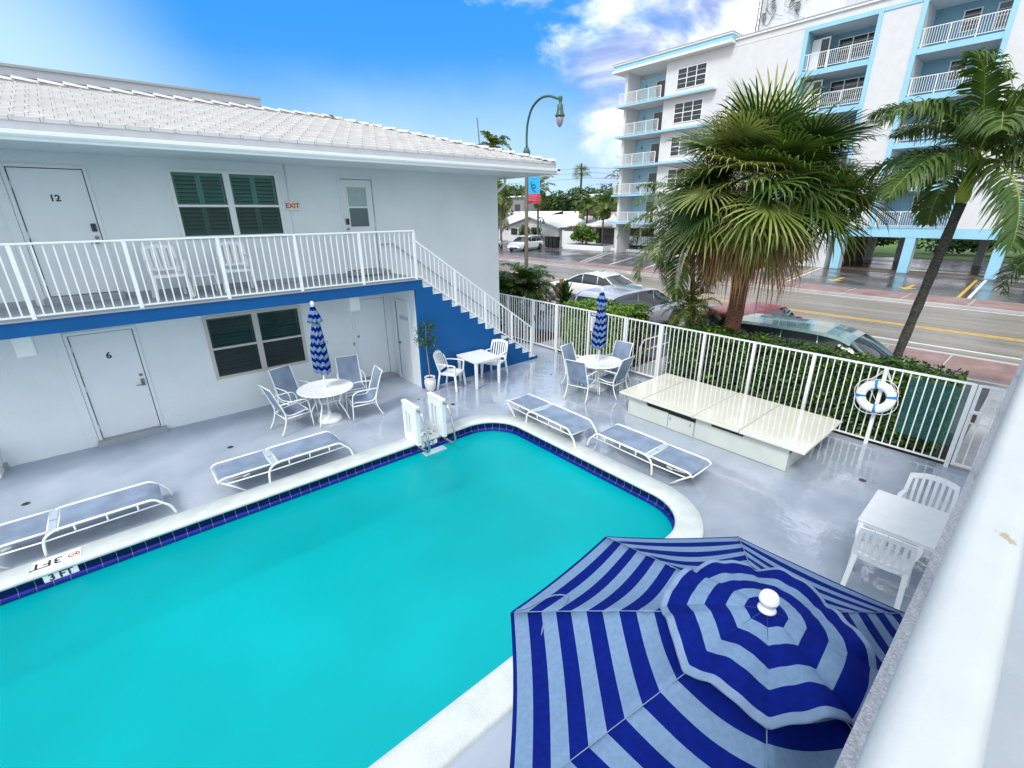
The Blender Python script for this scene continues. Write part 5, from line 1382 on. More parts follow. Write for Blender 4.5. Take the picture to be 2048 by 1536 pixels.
feather_palm('areca_palm', 'low bushy palm directly in front of the street lamp post', (12.3, 13.6, 0), (12.3, 13.6, 1.3), .06, .05, 1.5, 34, 33, 'bark', None, 40, .40, els=(85, -5), cat='plant', group=PG, w=.026, mats=('leaf1', 'leafd', 'leafd'))
spiky('dracaena', 'dark spiky plant between the low palms and the bright hedge', (11.3, 11.9, 0), 1.05, 70, .72, 3, w=.03, group=PG)
spiky('dracaena', 'yellow-green spiky plant just behind the stairs gate', (10.9, 12.7, 0), .95, 64, .6, 4, ('leaf2', 'hedge2', 'leaf1'), .03, group=PG)
spiky('dracaena', 'broad-leaved dark plant beside the bright hedge corner', (12.4, 11.6, 0), 1.25, 46, .85, 6, ('leafd', 'leaf1', 'leafd'), .075, group=PG)
spiky('cordyline', 'brownish leafy plant in front of the silver car roof', (13.0, 12.4, 0), 1.35, 30, .7, 9, ('leafdead', 'leafd', 'leaf1'), .06, group=PG)
bush('croton', 'leafy green shrub under the low palms', 'shrub', (10.75, 12.9, .55), (.7, 1.3, .62), 5200, 8, ['hedge1', 'leafd', 'hedge2'], .055, trunk=False)
bush('croton', 'bright shrub filling the hedge row next to the stairs gate', 'shrub', (10.7, 10.0, .6), (.35, .25, .45), 1500, 9, ['hedge2', 'hedge1', 'leafd'], .045, trunk=False)

# ============================================================ STREET LAMP
lp = thing('street_lamp', 'tall green-topped street lamp with a curved arm and a blue and red banner', 'street lamp', (16.0, 17.72, 0))
g = G(); g.lathe([(0, 0), (.20, 0), (.20, .25), (.14, .35), (.115, .5), (.10, 1.0), (.085, 6.6), (0, 6.6)], n=20); obj('post', g, 'post', lp, True)
g = G(); g.lathe([(0, 6.6), (.11, 6.6), (.16, 6.68), (.17, 6.78), (.13, 6.86), (.10, 6.95), (0, 6.95)], n=20); obj('collar', g, 'lamp', lp, True)
g = G(); g.tube(curve([(0, 0, 6.9), (0, 0, 7.5), (0, -.08, 8.0), (0, -.35, 8.5), (0, -.85, 8.78), (0, -1.4, 8.80), (0, -1.95, 8.62), (0, -2.12, 8.60)], 5), .052, 10); obj('arm', g, 'lamp', lp, True)
g = G(); g.lathe([(0, 8.68), (.08, 8.68), (.10, 8.60), (.07, 8.50), (.06, 8.42), (.12, 8.36), (.13, 8.20), (.16, 8.05), (.21, 7.98), (.21, 7.94), (0, 7.94)], (0, -2.10, 0), 20); o = obj('lamp_head', g, 'lamp', lp, True)
g = G(); g.lathe([(0, 7.94), (.16, 7.94), (.16, 7.80), (.12, 7.65), (.05, 7.55), (0, 7.52)], (0, -2.10, 0), 20); obj('lamp_globe', g, 'lampglass', o, True)
g = G(); g.tube([(0, 0, 5.82), (0, -.85, 5.82)], .018, 6); g.tube([(0, 0, 4.62), (0, -.85, 4.62)], .018, 6); obj('banner_arm', g, 'lamp', lp)
bn = thing('banner', 'blue and red street banner hanging from the lamp post', 'banner')
g = G(); n = 8
for a, b, mi in ((4.94, 5.80, 0), (4.56, 4.94, 1)):
    for i in range(n):
        y0, y1 = 17.60 - .78 * i / n, 17.60 - .78 * (i + 1) / n
        x0, x1 = 16 + .02 * math.sin(i), 16 + .02 * math.sin(i + 1); k0 = -.05 * (i / n) if mi else 0; k1 = -.05 * ((i + 1) / n) if mi else 0
        g.add([(x0, y0, a + k0), (x1, y1, a + k1), (x1, y1, b), (x0, y0, b)], [(0, 1, 2, 3)], mi)
o = obj('cloth', g, ['bannerb', 'bannerr'], bn); s = o.modifiers.new('thick', 'SOLIDIFY'); s.thickness = .01
g = G(); X = 15.965
g.tube(curve([(X, 17.40, 5.50), (X, 17.36, 5.38), (X, 17.32, 5.22), (X, 17.12, 5.20), (X, 17.08, 5.30), (X, 17.20, 5.36), (X, 17.34, 5.28), (X, 17.25, 5.15), (X, 17.12, 5.06), (X, 17.02, 5.02)], 3), .014, 5)
obj('banner_squiggle', g, mat('banner_navy', (0.01, 0.04, 0.25), 0.5), bn)
g = G(); g.tube([(X, 17.12, 5.70), (X, 17.22, 5.66), (X, 17.05, 5.62)], .016, 5); [g.box(X - .004, X, 16.92 + .02 * (i % 3), 17.52 - .03 * (i % 2), 4.86 - i * .075, 4.875 - i * .075) for i in range(4)]; obj('banner_marks', g, mat('banner_pink', (0.75, 0.35, 0.42), 0.5), bn)
# smaller far lamp
lp2 = thing('street_lamp', 'small distant green street lamp in front of the low white house', 'street lamp', (42.0, 43.9, 0))
g = G(); g.tube([(0, 0, 0), (0, 0, 3.0)], .07, 8); obj('post', g, 'lamp', lp2, True)
g = G(); g.tube(curve([(0, 0, 3.0), (0, .1, 3.4), (0, .5, 3.55), (0, -.1, 3.56), (0, -.5, 3.3)], 4), .05, 8); obj('arm', g, 'lamp', lp2, True)
g = G(); g.lathe([(0, 3.3), (.1, 3.3), (.12, 3.1), (.2, 2.9), (.2, 2.8), (0, 2.8)], (0, -.5, 0), 12); o = obj('lamp_head', g, 'lamp', lp2, True); g = G(); g.lathe([(0, 2.8), (.15, 2.8), (.12, 2.6), (0, 2.45)], (0, -.5, 0), 12); obj('lamp_globe', g, 'lens', o, True)

# ============================================================ CARS
def car(name, label, loc, rot, paint, L=4.6, W=1.86, H=1.55, kind='suv', cat='car'):
    """local +x is the front; origin on the ground at the centre"""
    t = thing(name, label, cat, loc, rot)
    hl, hw = L / 2, W / 2
    if kind == 'suv': roof = [(-.98, .62), (-.93, .88), (-.80, .97), (-.4, 1.0), (.0, .99), (.22, .93), (.52, .70), (.60, .655)]; hood = .60
    elif kind == 'van': roof = [(-.99, .60), (-.96, .90), (-.88, .98), (-.4, 1.0), (.1, .99), (.36, .90), (.64, .66), (.70, .62)]; hood = .56
    else: roof = [(-.80, .66), (-.62, .80), (-.40, .95), (-.12, 1.0), (.08, .97), (.30, .84), (.50, .67), (.55, .645)]; hood = .62
    roof = [(p.x, p.y) for p in curve([(u, z, 0) for u, z in roof], 3)]
    belt = .60 if kind != 'sedan' else .63
    xs = [-1, -.985, -.93, -.80, -.66, -.5, -.3, -.1, .1, .3, .5, .66, .80, .90, .965, 1.0]
    def topz(u):
        if u > .5: return belt + .03 - .14 * ((u - .5) / .5) ** 2.2
        return belt + .03
    def wid(u): return 1 - .10 * max(0, (abs(u) - .72) / .28) ** 2 * (1.5 if u > 0 else 1)
    sec = []
    for u in xs:
        zt = topz(u) * H; w = hw * wid(u); zb = .20 if abs(u) < .93 else .30 + .12 * (abs(u) - .93) / .07
        if abs(u) > .99: zt = min(zt, .52 * H); 
        sec.append([(u * hl, -w * .93, zb), (u * hl, -w, zb + .16), (u * hl, -w * 1.0, (zb + zt) / 2 + .05), (u * hl, -w * .965, zt - .06), (u * hl, -w * .86, zt), (u * hl, 0, zt + .025), (u * hl, w * .86, zt), (u * hl, w * .965, zt - .06), (u * hl, w * 1.0, (zb + zt) / 2 + .05), (u * hl, w, zb + .16), (u * hl, w * .93, zb)])
    g = G(); k = 11; vs = [p for s_ in sec for p in s_]; fs = []
    for i in range(len(xs) - 1):
        for j in range(k - 1): fs.append((i * k + j, i * k + j + 1, (i + 1) * k + j + 1, (i + 1) * k + j))
        fs.append((i * k + k - 1, i * k, (i + 1) * k, (i + 1) * k + k - 1))
    fs += [tuple(range(k)), tuple(range((len(xs) - 1) * k, len(xs) * k))[::-1]]
    g.add(vs, fs); bd = obj('body', g, paint, t, True); s = bd.modifiers.new('sub', 'SUBSURF'); s.levels = 1; s.render_levels = 2
    # greenhouse: glass volume with painted roof and pillars
    def gh(scale, z0, zcut, name, m, inset=0.0):
        g = G(); vs = []; fs = []
        for u, z in roof:
            zz = z * H; b = belt * H; tw = .80 if z > .9 else .80 + .12 * (.95 - z) / .35
            vs += [(u * hl, -hw * .90, b - .02), (u * hl, -hw * tw - .02 + inset, max(zz - .05, b)), (u * hl, -hw * tw * .86, zz), (u * hl, 0, zz + .02), (u * hl, hw * tw * .86, zz), (u * hl, hw * tw + .02 - inset, max(zz - .05, b)), (u * hl, hw * .90, b - .02)]
        n_ = len(roof)
        for i in range(n_ - 1):
            for j in range(6): fs.append((i * 7 + j, i * 7 + j + 1, (i + 1) * 7 + j + 1, (i + 1) * 7 + j))
        fs += [tuple(range(7)), tuple(range((n_ - 1) * 7, n_ * 7))[::-1]]
        g.add(vs, fs); return g, vs
    g, vs = gh(1, 0, 0, '', ''); obj('windows', g, 'carglass', t, True)
    g = G(); n_ = len(roof); hi = [i for i in range(n_) if roof[i][1] > .86]
    for a, b in zip(hi[:-1], hi[1:]):
        for j in (1, 2, 3, 4):
            P = [Vector(vs[a * 7 + j]), Vector(vs[a * 7 + j + 1]), Vector(vs[b * 7 + j + 1]), Vector(vs[b * 7 + j])]
            g.quad(*[p + Vector((0, math.copysign(.006, p.y) if abs(p.y) > .01 else 0, .010)) for p in P])
    obj('roof_panel', g, paint, t, True)
    g = G()
    for s_ in (0, 1):
        for (i, j_) in ((0, hi[0]), (hi[-1], n_ - 1)):
            lo, up_ = (0, 1) if s_ == 0 else (6, 5)
            if i == 0: a, b = Vector(vs[i * 7 + lo]), Vector(vs[j_ * 7 + (2 if s_ == 0 else 4)])
            else: a, b = Vector(vs[i * 7 + (2 if s_ == 0 else 4)]), Vector(vs[j_ * 7 + lo])
            g.tube([a, b], .035, 6)
        for u in (-.34, .06):
            yy = hw * (.90) * (-1 if s_ == 0 else 1); g.tube([(u * hl, yy, belt * H), (u * hl * .95 - .02, yy * .89, .955 * H)], .022, 6)
    obj('pillars', g, paint, t, True)
    wr_ = .335
    for sx in (-.60, .63):
        for sy in (-1, 1):
            wx, wy = sx * hl, sy * (hw - .09)
            g = G(); vv = []
            g.lathe([(0, -.115), (wr_ * .8, -.115), (wr_ * .97, -.10), (wr_, -.06), (wr_, .06), (wr_ * .97, .10), (wr_ * .8, .115), (0, .115)], n=24); g.v = [(wx + p[0], wy + p[2] * sy, wr_ + p[1]) for p in g.v]; w_ = obj('wheel', g, 'tyre', t, True)
            g = G(); g.lathe([(0, .118), (.05, .128), (wr_ * .70, .118), (wr_ * .72, .10), (0, .10)], n=20); g.v = [(wx + p[0], wy + p[2] * sy, wr_ + p[1]) for p in g.v]; obj('rim', g, 'rim', w_, True)
            g = G(); g.tube([(wx + (wr_ + .045) * math.cos(a), wy + sy * .085, wr_ + (wr_ + .045) * math.sin(a)) for a in [PI * i / 12 for i in range(13)]], .045, 6); obj('wheel_arch', g, 'black', t, True)
    for sy in (-1, 1):
        g = G(); a, b, c, d = (hl * .90, sy * hw * .70), (hl * .985, sy * hw * .45), 0, 0
        z = .47 * H; g.tube([(hl * .86, sy * hw * .90, z + .03), (hl * .94, sy * hw * .80, z), (hl * .985, sy * hw * .56, z - .02)], [.03, .055, .035], 8); obj('headlight', g, 'lens', t, True)
        z = .56 * H; g.tube([(-hl * .90, sy * hw * .955, z), (-hl * .975, sy * hw * .85, z), (-hl * 1.0, sy * hw * .60, z - .02)], [.035, .055, .035], 8); obj('tail_light', g, 'tail', t, True)
        g = G(); g.box(.40 * hl, .47 * hl, sy * hw * .96 if sy > 0 else sy * hw * .96 - .17, sy * hw * .96 + .17 if sy > 0 else sy * hw * .96, belt * H + .02, belt * H + .15); obj('mirror', g, paint, t, bevel=.03)
    g = G(); g.box(hl * .985, hl * 1.0 + .012, -.5, .5, .34, .48); obj('grille', g, 'black', t, bevel=.01)
    g = G(); g.box(-hl * 1.0 - .012, -hl * .985, -.26, .26, .56, .68); obj('number_plate', g, 'white', t)
    return t
car('parked_suv', 'silver SUV parked behind the bright hedge, beyond the folded umbrella by the fence', (14.15, 9.95, 0), RAD(0), 'carsilver', 4.7, 1.9, 1.62, 'suv')
car('parked_car', 'red car half hidden by the thick palm trunk', (15.0, 5.95, 0), RAD(0), 'carred', 4.4, 1.8, 1.46, 'suv')
car('parked_van', 'sage green minivan parked along the far side of the hedge with orange tail lamps', (12.85, 3.45, 0), RAD(-88), 'carteal', 4.1, 1.80, 1.46, 'van')
car('parked_car', 'white hatchback parked beyond the silver SUV', (17.6, 14.6, 0.1), RAD(92), 'carwhite', 4.5, 1.75, 1.35, 'sedan')
car('parked_car', 'white car by the low white house, its rear hidden by the dark bins', (37.3, 41.4, 0), RAD(195), 'carwhite', 5.1, 2.0, 1.66, 'suv')
car('parked_car', 'white car cut off by the motel corner beside the low house', (34.6, 45.8, 0), RAD(195), 'carwhite', 4.7, 1.9, 1.45, 'sedan')
car('parked_car', 'dark blue car half under the apartment building at its left end', (48.6, 31.2, 0), RAD(100), 'carblue', 4.6, 1.8, 1.45, 'sedan')

# ============================================================ APARTMENT BUILDING
ab = thing('apartment_building', 'white five-storey apartment building with light blue balcony frames across the street', 'building')
AX_ = 41.7; TOPZ = 16.72
LV = [2.95, 5.60, 8.25, 10.92, 13.55]
# wall slabs between the recesses (bays of the street front)
bays = [(12.15, 16.23), (5.77, 9.65), (-1.4, 2.55)]
g = G()
for a, b in ((16.23, 27.68), (9.65, 12.15), (2.55, 5.77), (-8, -1.4)): g.box(AX_, AX_ + 2.2, a, b, 2.94, TOPZ)
for a, b in bays: g.box(AX_, AX_ + 2.2, a, b, 16.0, TOPZ)
g.box(AX_ + 2.2, AX_ + 14, -8, 32.0, 2.94, TOPZ); g.box(AX_ + .05, AX_ + 12, 12.15, 27.4, 0, 2.94)
g.box(AX_ - .02, AX_, -8, 22.0, 16.28, 16.36)
obj('wall', g, 'apt', ab)
g = G(); g.box(AX_ - .12, AX_ + 14, -8, 21.6, TOPZ, 16.86); obj('roof_coping', g, 'white', ab)
g = G(); g.box(AX_ - .16, AX_ + 14, -8, 21.6, 16.86, 16.92); obj('roof_edge', g, 'fascia', ab)
rb_ = G(); rb_.box(AX_ - .62, AX_ + 14, 21.62, 33.1, 16.70, 17.08); ro = obj('roof_overhang', rb_, 'aptblue', ab)
g = G(); g.box(AX_ - .70, AX_ + 14, 21.58, 33.2, 17.08, 17.20); g.box(AX_ - .70, AX_ + 14, 21.58, 33.2, 16.52, 16.70); obj('overhang_trim', g, 'white', ro)
g = G(); g.box(AX_ - .74, AX_ + 14, 21.55, 33.24, 17.20, 17.26); obj('overhang_edge', g, 'fascia', ro)
# base beam and columns
g = G(); g.box(AX_ - .02, AX_ + .5, -8, 12.15, 2.33, 2.935); obj('base_beam', g, 'aptblue', ab)
g = G(); g.box(AX_ + .5, AX_ + 13.9, -8, 12.15, 2.45, 2.93); obj('carport_ceiling', g, 'ceil', ab)
for y in (11.2, 7.10, 2.68, -2.1):
    g = G(); g.box(AX_ - .005, AX_ + .30, y, y + .55, 0, 2.33); c = obj('column', g, 'aptblue', ab); g = G(); g.box(AX_ + .3, AX_ + .85, y + .01, y + .54, 0, 2.45); obj('column_back', g, 'apt', c)
for y in (11.3, 9.2, 4.3, -.5, -5):
    g = G(); g.box(AX_ + 9, AX_ + 9.5, y, y + .5, 0, 2.45); obj('column', g, 'apt', ab)
g = G(); g.box(AX_ + 3, AX_ + 12, 12.0, 12.14, 0, 2.45); obj('carport_wall', g, 'brown', ab)

def apt_window(x, y0, y1, z0, z1, cols, rows=3, blind=False, par=ab):
    g = G(); t = .05
    g.box(x - .05, x + .02, y0 - t, y1 + t, z1, z1 + t); g.box(x - .06, x + .02, y0 - t, y1 + t, z0 - t, z0)
    for i in range(cols + 1):
        y = y0 + (y1 - y0) * i / cols; g.box(x - .048, x + .02, y - .035, y + .035, z0, z1)
    for i in range(cols):
        a, b = y0 + (y1 - y0) * i / cols + .035, y0 + (y1 - y0) * (i + 1) / cols - .035
        for j in range(1, rows + 1):
            z = z0 + (z1 - z0) * j / (rows + 1); g.box(x - .03, x + .02, a, b, z - (.03 if j == 2 else .010), z + (.03 if j == 2 else .010))
    w = obj('window', g, 'white', par)
    for i in range(cols):
        a, b = y0 + (y1 - y0) * i / cols + .036, y0 + (y1 - y0) * (i + 1) / cols - .036
        p = G(); p.box(x - .015, x - .010, a, b, z0, z1); obj('pane', p, 'blind' if (blind and i < 2) or (int(y0 * 7 + z0 * 3) + i) % 4 == 0 else 'glass', w)
    return w
def apt_rail(x, y0, y1, z, h=1.0, side=None, par=ab, end=None):
    """railing parallel to the street; optional return at the left end"""
    g = G(); g.box(x - .025, x + .025, y0, y1, z + h - .04, z + h); g.box(x - .02, x + .02, y0, y1, z + .10, z + .13)
    n = max(2, int((y1 - y0) / .125))
    for i in range(n + 1):
        y = y0 + (y1 - y0) * i / n; w = .028 if i % 10 == 0 else .011
        g.box(x - w, x + w, y - w, y + w, z if w > .02 else z + .13, z + h - .04)
    if end:
        g.box(x + .025, end, y1 - .025, y1 + .025, z + h - .04, z + h); g.box(x + .025, end, y1 - .02, y1 + .02, z + .10, z + .13)
        m = int((end - x) / .125)
        for i in range(1, m): g.box(x + (end - x) * i / m - .011, x + (end - x) * i / m + .011, y1 - .011, y1 + .011, z + .13, z + h - .04)
    return obj('railing', g, 'rail', par)
# framed recess bays
for bi, (a, b) in enumerate(bays):
    g = G()
    for yy in ((a - .24, a), (b, b + .26)): g.box(AX_ - .10, AX_ + .02, yy[0], yy[1], 2.935, 16.28)
    g.box(AX_ - .10, AX_ + .02, a, b, 16.0, 16.28); g.box(AX_ - .05, AX_ - .021, -8 if bi == 2 else a - 4.5, a - .24, 16.06, 16.27)
    fr_ = obj('bay_frame', g, 'aptblue', ab)
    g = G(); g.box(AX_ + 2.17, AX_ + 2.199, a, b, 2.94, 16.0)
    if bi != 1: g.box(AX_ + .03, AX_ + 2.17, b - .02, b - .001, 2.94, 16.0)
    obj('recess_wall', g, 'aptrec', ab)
    for li, z in enumerate(LV):
        sb = G()
        if li: sb.box(AX_ - .06, AX_ + 2.17, a + .001, b - .001, z - .34 + .0, z); bal = obj('balcony', sb, 'aptblue', ab)
        else: sb.box(AX_ - .06, AX_ + 2.17, a + .001, b - .001, z - .01, z + .06); bal = obj('balcony', sb, 'aptblue', ab)
        if li: cg = G(); cg.box(AX_ + .02, AX_ + 2.16, a + .01, b - .01, z - .35, z - .341); obj('soffit', cg, 'ceil', bal)
        apt_rail(AX_ - .0, a, b, z + .02, 1.03, par=bal)
        xr = AX_ + 2.165
        if bi == 0:
            apt_window(xr, a + .15, a + 2.75, z + .75, z + 2.05, 3, 3)
            g = G(); g.box(AX_ + 1.1, AX_ + 2.0, b - .06, b - .022, z, z + 2.1); g.box(AX_ + .9, AX_ + .97, b - .60, b - .03, z + .02, z + 2.1); g.box(AX_ + .9, AX_ + .97, b - 1.1, b - .6, z + 2.02, z + 2.12); g.box(AX_ + .9, AX_ + .97, b - 1.16, b - 1.10, z, z + 2.12)
            dd = obj('door', g, 'white', ab); g = G(); g.box(AX_ + .98, AX_ + 1.0, b - 1.08, b - .05, z + .1, z + 2.0); obj('door_glass', g, 'glass', dd)
        else:
            apt_window(xr, b - 2.25, b - 1.45, z + .95, z + 2.0, 1, 3)
            apt_window(xr, a + .15, a + .9, z + .75, z + 2.0, 1, 3)
# left corner balconies with canopies over the end windows
for li, z in enumerate(LV):
    zz = z + .14
    g = G(); g.box(AX_ - .60, AX_ + 2.2, 27.68, 32.42, zz - .12, zz); g.box(AX_ - .60, AX_ + .0, 22.7 if li else 27.0, 27.68, zz - .12, zz)
    bal = obj('balcony', g, 'apt', ab)
    g = G(); g.box(AX_ - .64, AX_ - .602, 22.66 if li else 27.0, 32.46, zz - .15, zz + .03); g.box(AX_ - .602, AX_ + 2.0, 32.42, 32.46, zz - .15, zz + .03); obj('balcony_edge', g, 'aptblue', bal)
    apt_rail(AX_ - .55, 27.7, 32.3, zz, 1.02, par=bal, end=AX_ - .02)
    g = G(); g.box(AX_ + 2.0, AX_ + 2.199, 27.69, 31.75, zz, zz + 2.5); obj('balcony_wall', g, 'aptlb', bal)
    g = G(); x = AX_ + 1.98
    for y in (27.9, 28.9, 29.9): g.box(x - .03, x + .01, y, y + .06, zz, zz + 2.05)
    g.box(x - .028, x + .01, 27.96, 29.9, zz + 2.0, zz + 2.05); sd_ = obj('sliding_door', g, 'white', bal)
    g = G(); g.box(x - .01, x + .005, 27.96, 29.9, zz, zz + 2.0); obj('door_glass', g, 'glass', sd_)
    g = G(); g.lathe([(0, 0), (.06, .02), (.07, .2), (.04, .28), (0, .28)], (AX_ + 1.94, 31.0, zz + 1.6), 10); obj('wall_lamp', g, 'dmetal', bal)
    if li: apt_window(AX_, 23.8, 26.45, zz + .52, zz + 2.0, 3, 3, blind=(li == 2))
g = G(); g.box(AX_ - .02, AX_ + 2.2, 31.76, 32.05, 0, 16.52); obj('end_wall', g, 'apt', ab)
g = G(); g.box(AX_ + 0.0, AX_ + 2.1, 27.66, 27.679, 2.94, 16.5); obj('return_wall', g, 'aptlb', ab)
g = G(); g.box(AX_ - .03, AX_, 21.45, 21.8, 12.68, 12.98); obj('wall_vent', g, 'fascia', ab)
# rooftop tower with antennas
tw = thing('rooftop_tower', 'pale rooftop tower with antenna panels and cables on the apartment building', 'tower')
g = G(); g.box(AX_ + 3, AX_ + 10, 15.3, 21.4, 16.9, 24.5); obj('wall', g, 'apt', tw)
rn = random.Random(9)
for y, z in ((20.9, 18.9), (20.3, 19.6), (18.9, 19.7), (18.4, 19.0), (17.2, 20.1), (16.6, 20.3)):
    g = G(); x = AX_ + 2.75; g.box(x, x + .15, y, y + .28, z, z + 1.3); an = obj('antenna_panel', g, 'ceil', tw, bevel=.02)
    g = G(); g.box(x + .15, AX_ + 3, y + .08, y + .2, z + .1, z + .2); g.tube(curve([(x + .1, y + .1, z), (x, y + .1 + rn.uniform(-.3, .3), z - .5), (x + .1, y + rn.uniform(-.9, .9), z - .9), (x + .15, y + rn.uniform(-.9, .9), z - .2)], 4), .03, 5); g.tube(curve([(x + .1, y + .2, z), (x, y + .6, z - .6), (x + .1, y + rn.uniform(-.9, .9), z - 1.2)], 4), .02, 5); g.box(x + .02, x + .14, y - .05, y + .2, z - .5, z - .15); obj('cables', g, 'dmetal', an)
g = G(); g.tube([(AX_ + 2.9, 21.55, 16.9), (AX_ + 2.9, 21.55, 24)], .04, 6); g.tube([(AX_ + 2.9, 21.35, 16.9), (AX_ + 2.9, 21.35, 24)], .04, 6)
for i in range(18): g.tube([(AX_ + 2.9, 21.55, 17.1 + i * .38), (AX_ + 2.9, 21.35, 17.1 + i * .38)], .02, 4)
obj('ladder', g, 'dmetal', tw)

# ============================================================ FAR HOUSES AND YARD
hs_ = thing('low_house', 'low white house with a broad white gabled roof behind the parked white cars', 'house')
g = G(); g.box(48, 60, 46.6, 57.4, 0, 2.3); g.add([(48, 46.6, 2.3), (48, 57.4, 2.3), (48, 52.0, 3.55)], [(0, 1, 2)]); g.box(50.5, 62, 37.0, 46.6, 0, 2.35); g.box(50, 62, 57.4, 70, 0, 2.4); obj('wall', g, 'apt', hs_)
g = G()
g.add([(47.4, 45.9, 2.2), (47.4, 52.0, 3.68), (56, 52.0, 3.9), (56, 45.9, 2.2), (47.4, 58.1, 2.2), (56, 58.1, 2.2), (47.4, 45.9, 2.05), (47.4, 52.0, 3.50), (47.4, 58.1, 2.05)], [(0, 1, 2, 3), (1, 4, 5, 2), (0, 6, 7, 1), (1, 7, 8, 4)])
g.add([(49.3, 36, 2.5), (49.3, 47, 2.5), (54.5, 52.0, 4.25), (54.5, 36, 4.25), (59.7, 36, 2.5), (59.7, 52, 2.5), (49.3, 36, 2.32), (49.3, 47, 2.32)], [(0, 1, 2, 3), (3, 2, 5, 4), (6, 7, 1, 0)])
g.add([(49.3, 57, 2.5), (49.3, 72, 2.5), (54.5, 72, 4.3), (54.5, 52, 4.3)], [(0, 1, 2, 3)])
obj('roof', g, mat('white_flat_tile', (0.78, 0.77, 0.76), 0.7, noise=.08, nscale=1.5), hs_)
g = G(); g.box(52.6, 54.6, 41.6, 45.3, 2.4, 4.45); obj('chimney', g, 'brown', hs_)
g = G(); g.box(47.93, 47.99, 55.2, 56.6, 1.0, 1.9); obj('window', g, 'glass', hs_); g = G(); g.box(50.44, 50.49, 38.0, 42.0, .2, 2.1); obj('window', g, 'glass', hs_)
h2 = thing('back_house', 'grey flat-topped house half hidden among trees at the left gap', 'house')
g = G(); g.box(58, 70, 65, 84, 0, 6.7); obj('wall', g, mat('grey_house_wall', (0.26, 0.26, 0.25), 0.8, noise=.1), h2)
g = G(); g.box(57.6, 70, 64.8, 84.5, 6.7, 6.9); obj('roof', g, 'white', h2); g = G(); g.box(57.9, 57.99, 66, 67.3, 4.4, 5.5); obj('window', g, 'glass', h2)
h3 = thing('far_house', 'pale distant house roof showing through the trees left of the apartments', 'house')
g = G(); g.box(80, 95, 58, 76, 0, 6.5); obj('wall', g, 'apt', h3); g = G(); g.add([(79, 57, 6.5), (79, 77, 6.5), (88, 77, 8.0), (88, 57, 8.0)], [(0, 1, 2, 3)]); obj('roof', g, 'apt', h3)
gr = thing('carport', 'white-roofed open carport right of the planter', 'carport')
g = G(); g.box(47.5, 58, 29, 37, 2.35, 2.75); obj('roof', g, 'apt', gr)
for y in (29.3, 33, 36.6):
    g = G(); g.box(47.7, 47.95, y, y + .25, 0, 2.35); obj('post', g, 'apt', gr)
g = G(); g.box(56, 57, 28.5, 38, 0, 2.35); obj('back_wall', g, 'darkbin', gr)
pf = thing('picket_fence', 'short white slatted fence under the apartment left end', 'fence')
g = G()
for i in range(16): g.box(46.6, 46.64, 29.4 + i * .28, 29.6 + i * .28, .5, 1.5)
obj('pickets', g, 'white', pf); g = G(); g.box(46.65, 46.7, 29.3, 33.9, .6, .7); g.box(46.65, 46.7, 29.3, 33.9, 1.2, 1.3); obj('rails', g, 'white', pf)
pl = thing('planter_wall', 'long low white planter wall along the far lot', 'planter')
g = G(); g.box(42.0, 44.6, 33.9, 40.0, 0, .55); g.box(43.4, 43.9, 24.5, 33.9, 0, .30); obj('wall', g, 'white', pl, bevel=.03); g = G(); g.box(42.2, 44.4, 34.1, 39.8, .55, .56); obj('soil', g, 'soil', pl)
bb = None
for i, (y, lab) in enumerate(((42.6, 'dark wheeled bin touching the white car'), (41.9, 'middle one of the three dark bins by the white gate'), (41.2, 'dark bin nearest the white gate'))):
    t = thing('waste_bin', lab, 'bin', (42.1, y, 0), 0, 'dark bins by the low house')
    g = G(); g.add([(-.28, -.25, .05), (.28, -.25, .05), (.28, .25, .05), (-.28, .25, .05), (-.34, -.3, 1.25), (.34, -.3, 1.25), (.34, .3, 1.25), (-.34, .3, 1.25)], [(0, 3, 2, 1), (4, 5, 6, 7), (0, 1, 5, 4), (1, 2, 6, 5), (2, 3, 7, 6), (3, 0, 4, 7)]); obj('body', g, 'darkbin', t)
    g = G(); g.box(-.38, .36, -.32, .32, 1.25, 1.36); obj('lid', g, 'darkbin', t, bevel=.02)
wg = thing('white_gate', 'white solid gate between the dark bins and the planter', 'gate')
g = G(); g.box(44.6, 44.7, 39.3, 42.4, 0, 1.9); obj('gate_leaf', g, 'white', wg); g = G(); g.box(44.5, 44.75, 42.4, 42.55, 0, 2.0); g.box(44.5, 44.75, 40.8, 40.9, 0, 1.98); obj('post', g, 'white', wg)
bo = thing('bollard', 'small rusty bollard on the kerb near the white wall', 'bollard', (42.6, 26.0, 0)); g = G(); g.lathe([(0, 0), (.3, 0), (.3, .08), (.1, .1), (.09, .75), (.16, .78), (.15, .88), (0, .9)], n=12); obj('post', g, 'brown', bo, True)
# utility pole with wires
up1 = thing('utility_pole', 'thin utility pole with wires left of the apartment building', 'utility pole', (70, 62.5, 0)); g = G(); g.tube([(0, 0, 0), (0, 0, 12.5)], .14, 8); g.box(-.06, .06, -1.1, 1.1, 11.6, 11.75); obj('pole', g, 'twig', up1)
g = G()
for dz in (0, -.8, -1.7): g.tube([(0, -1, 11.7 + dz), (-8, 14, 11.0 + dz), (-16, 30, 11.2 + dz)], .03, 4); g.tube([(0, -1, 11.7 + dz), (12, -14, 11.0 + dz), (24, -28, 11.6 + dz)], .03, 4)
obj('wires', g, 'dmetal', up1)

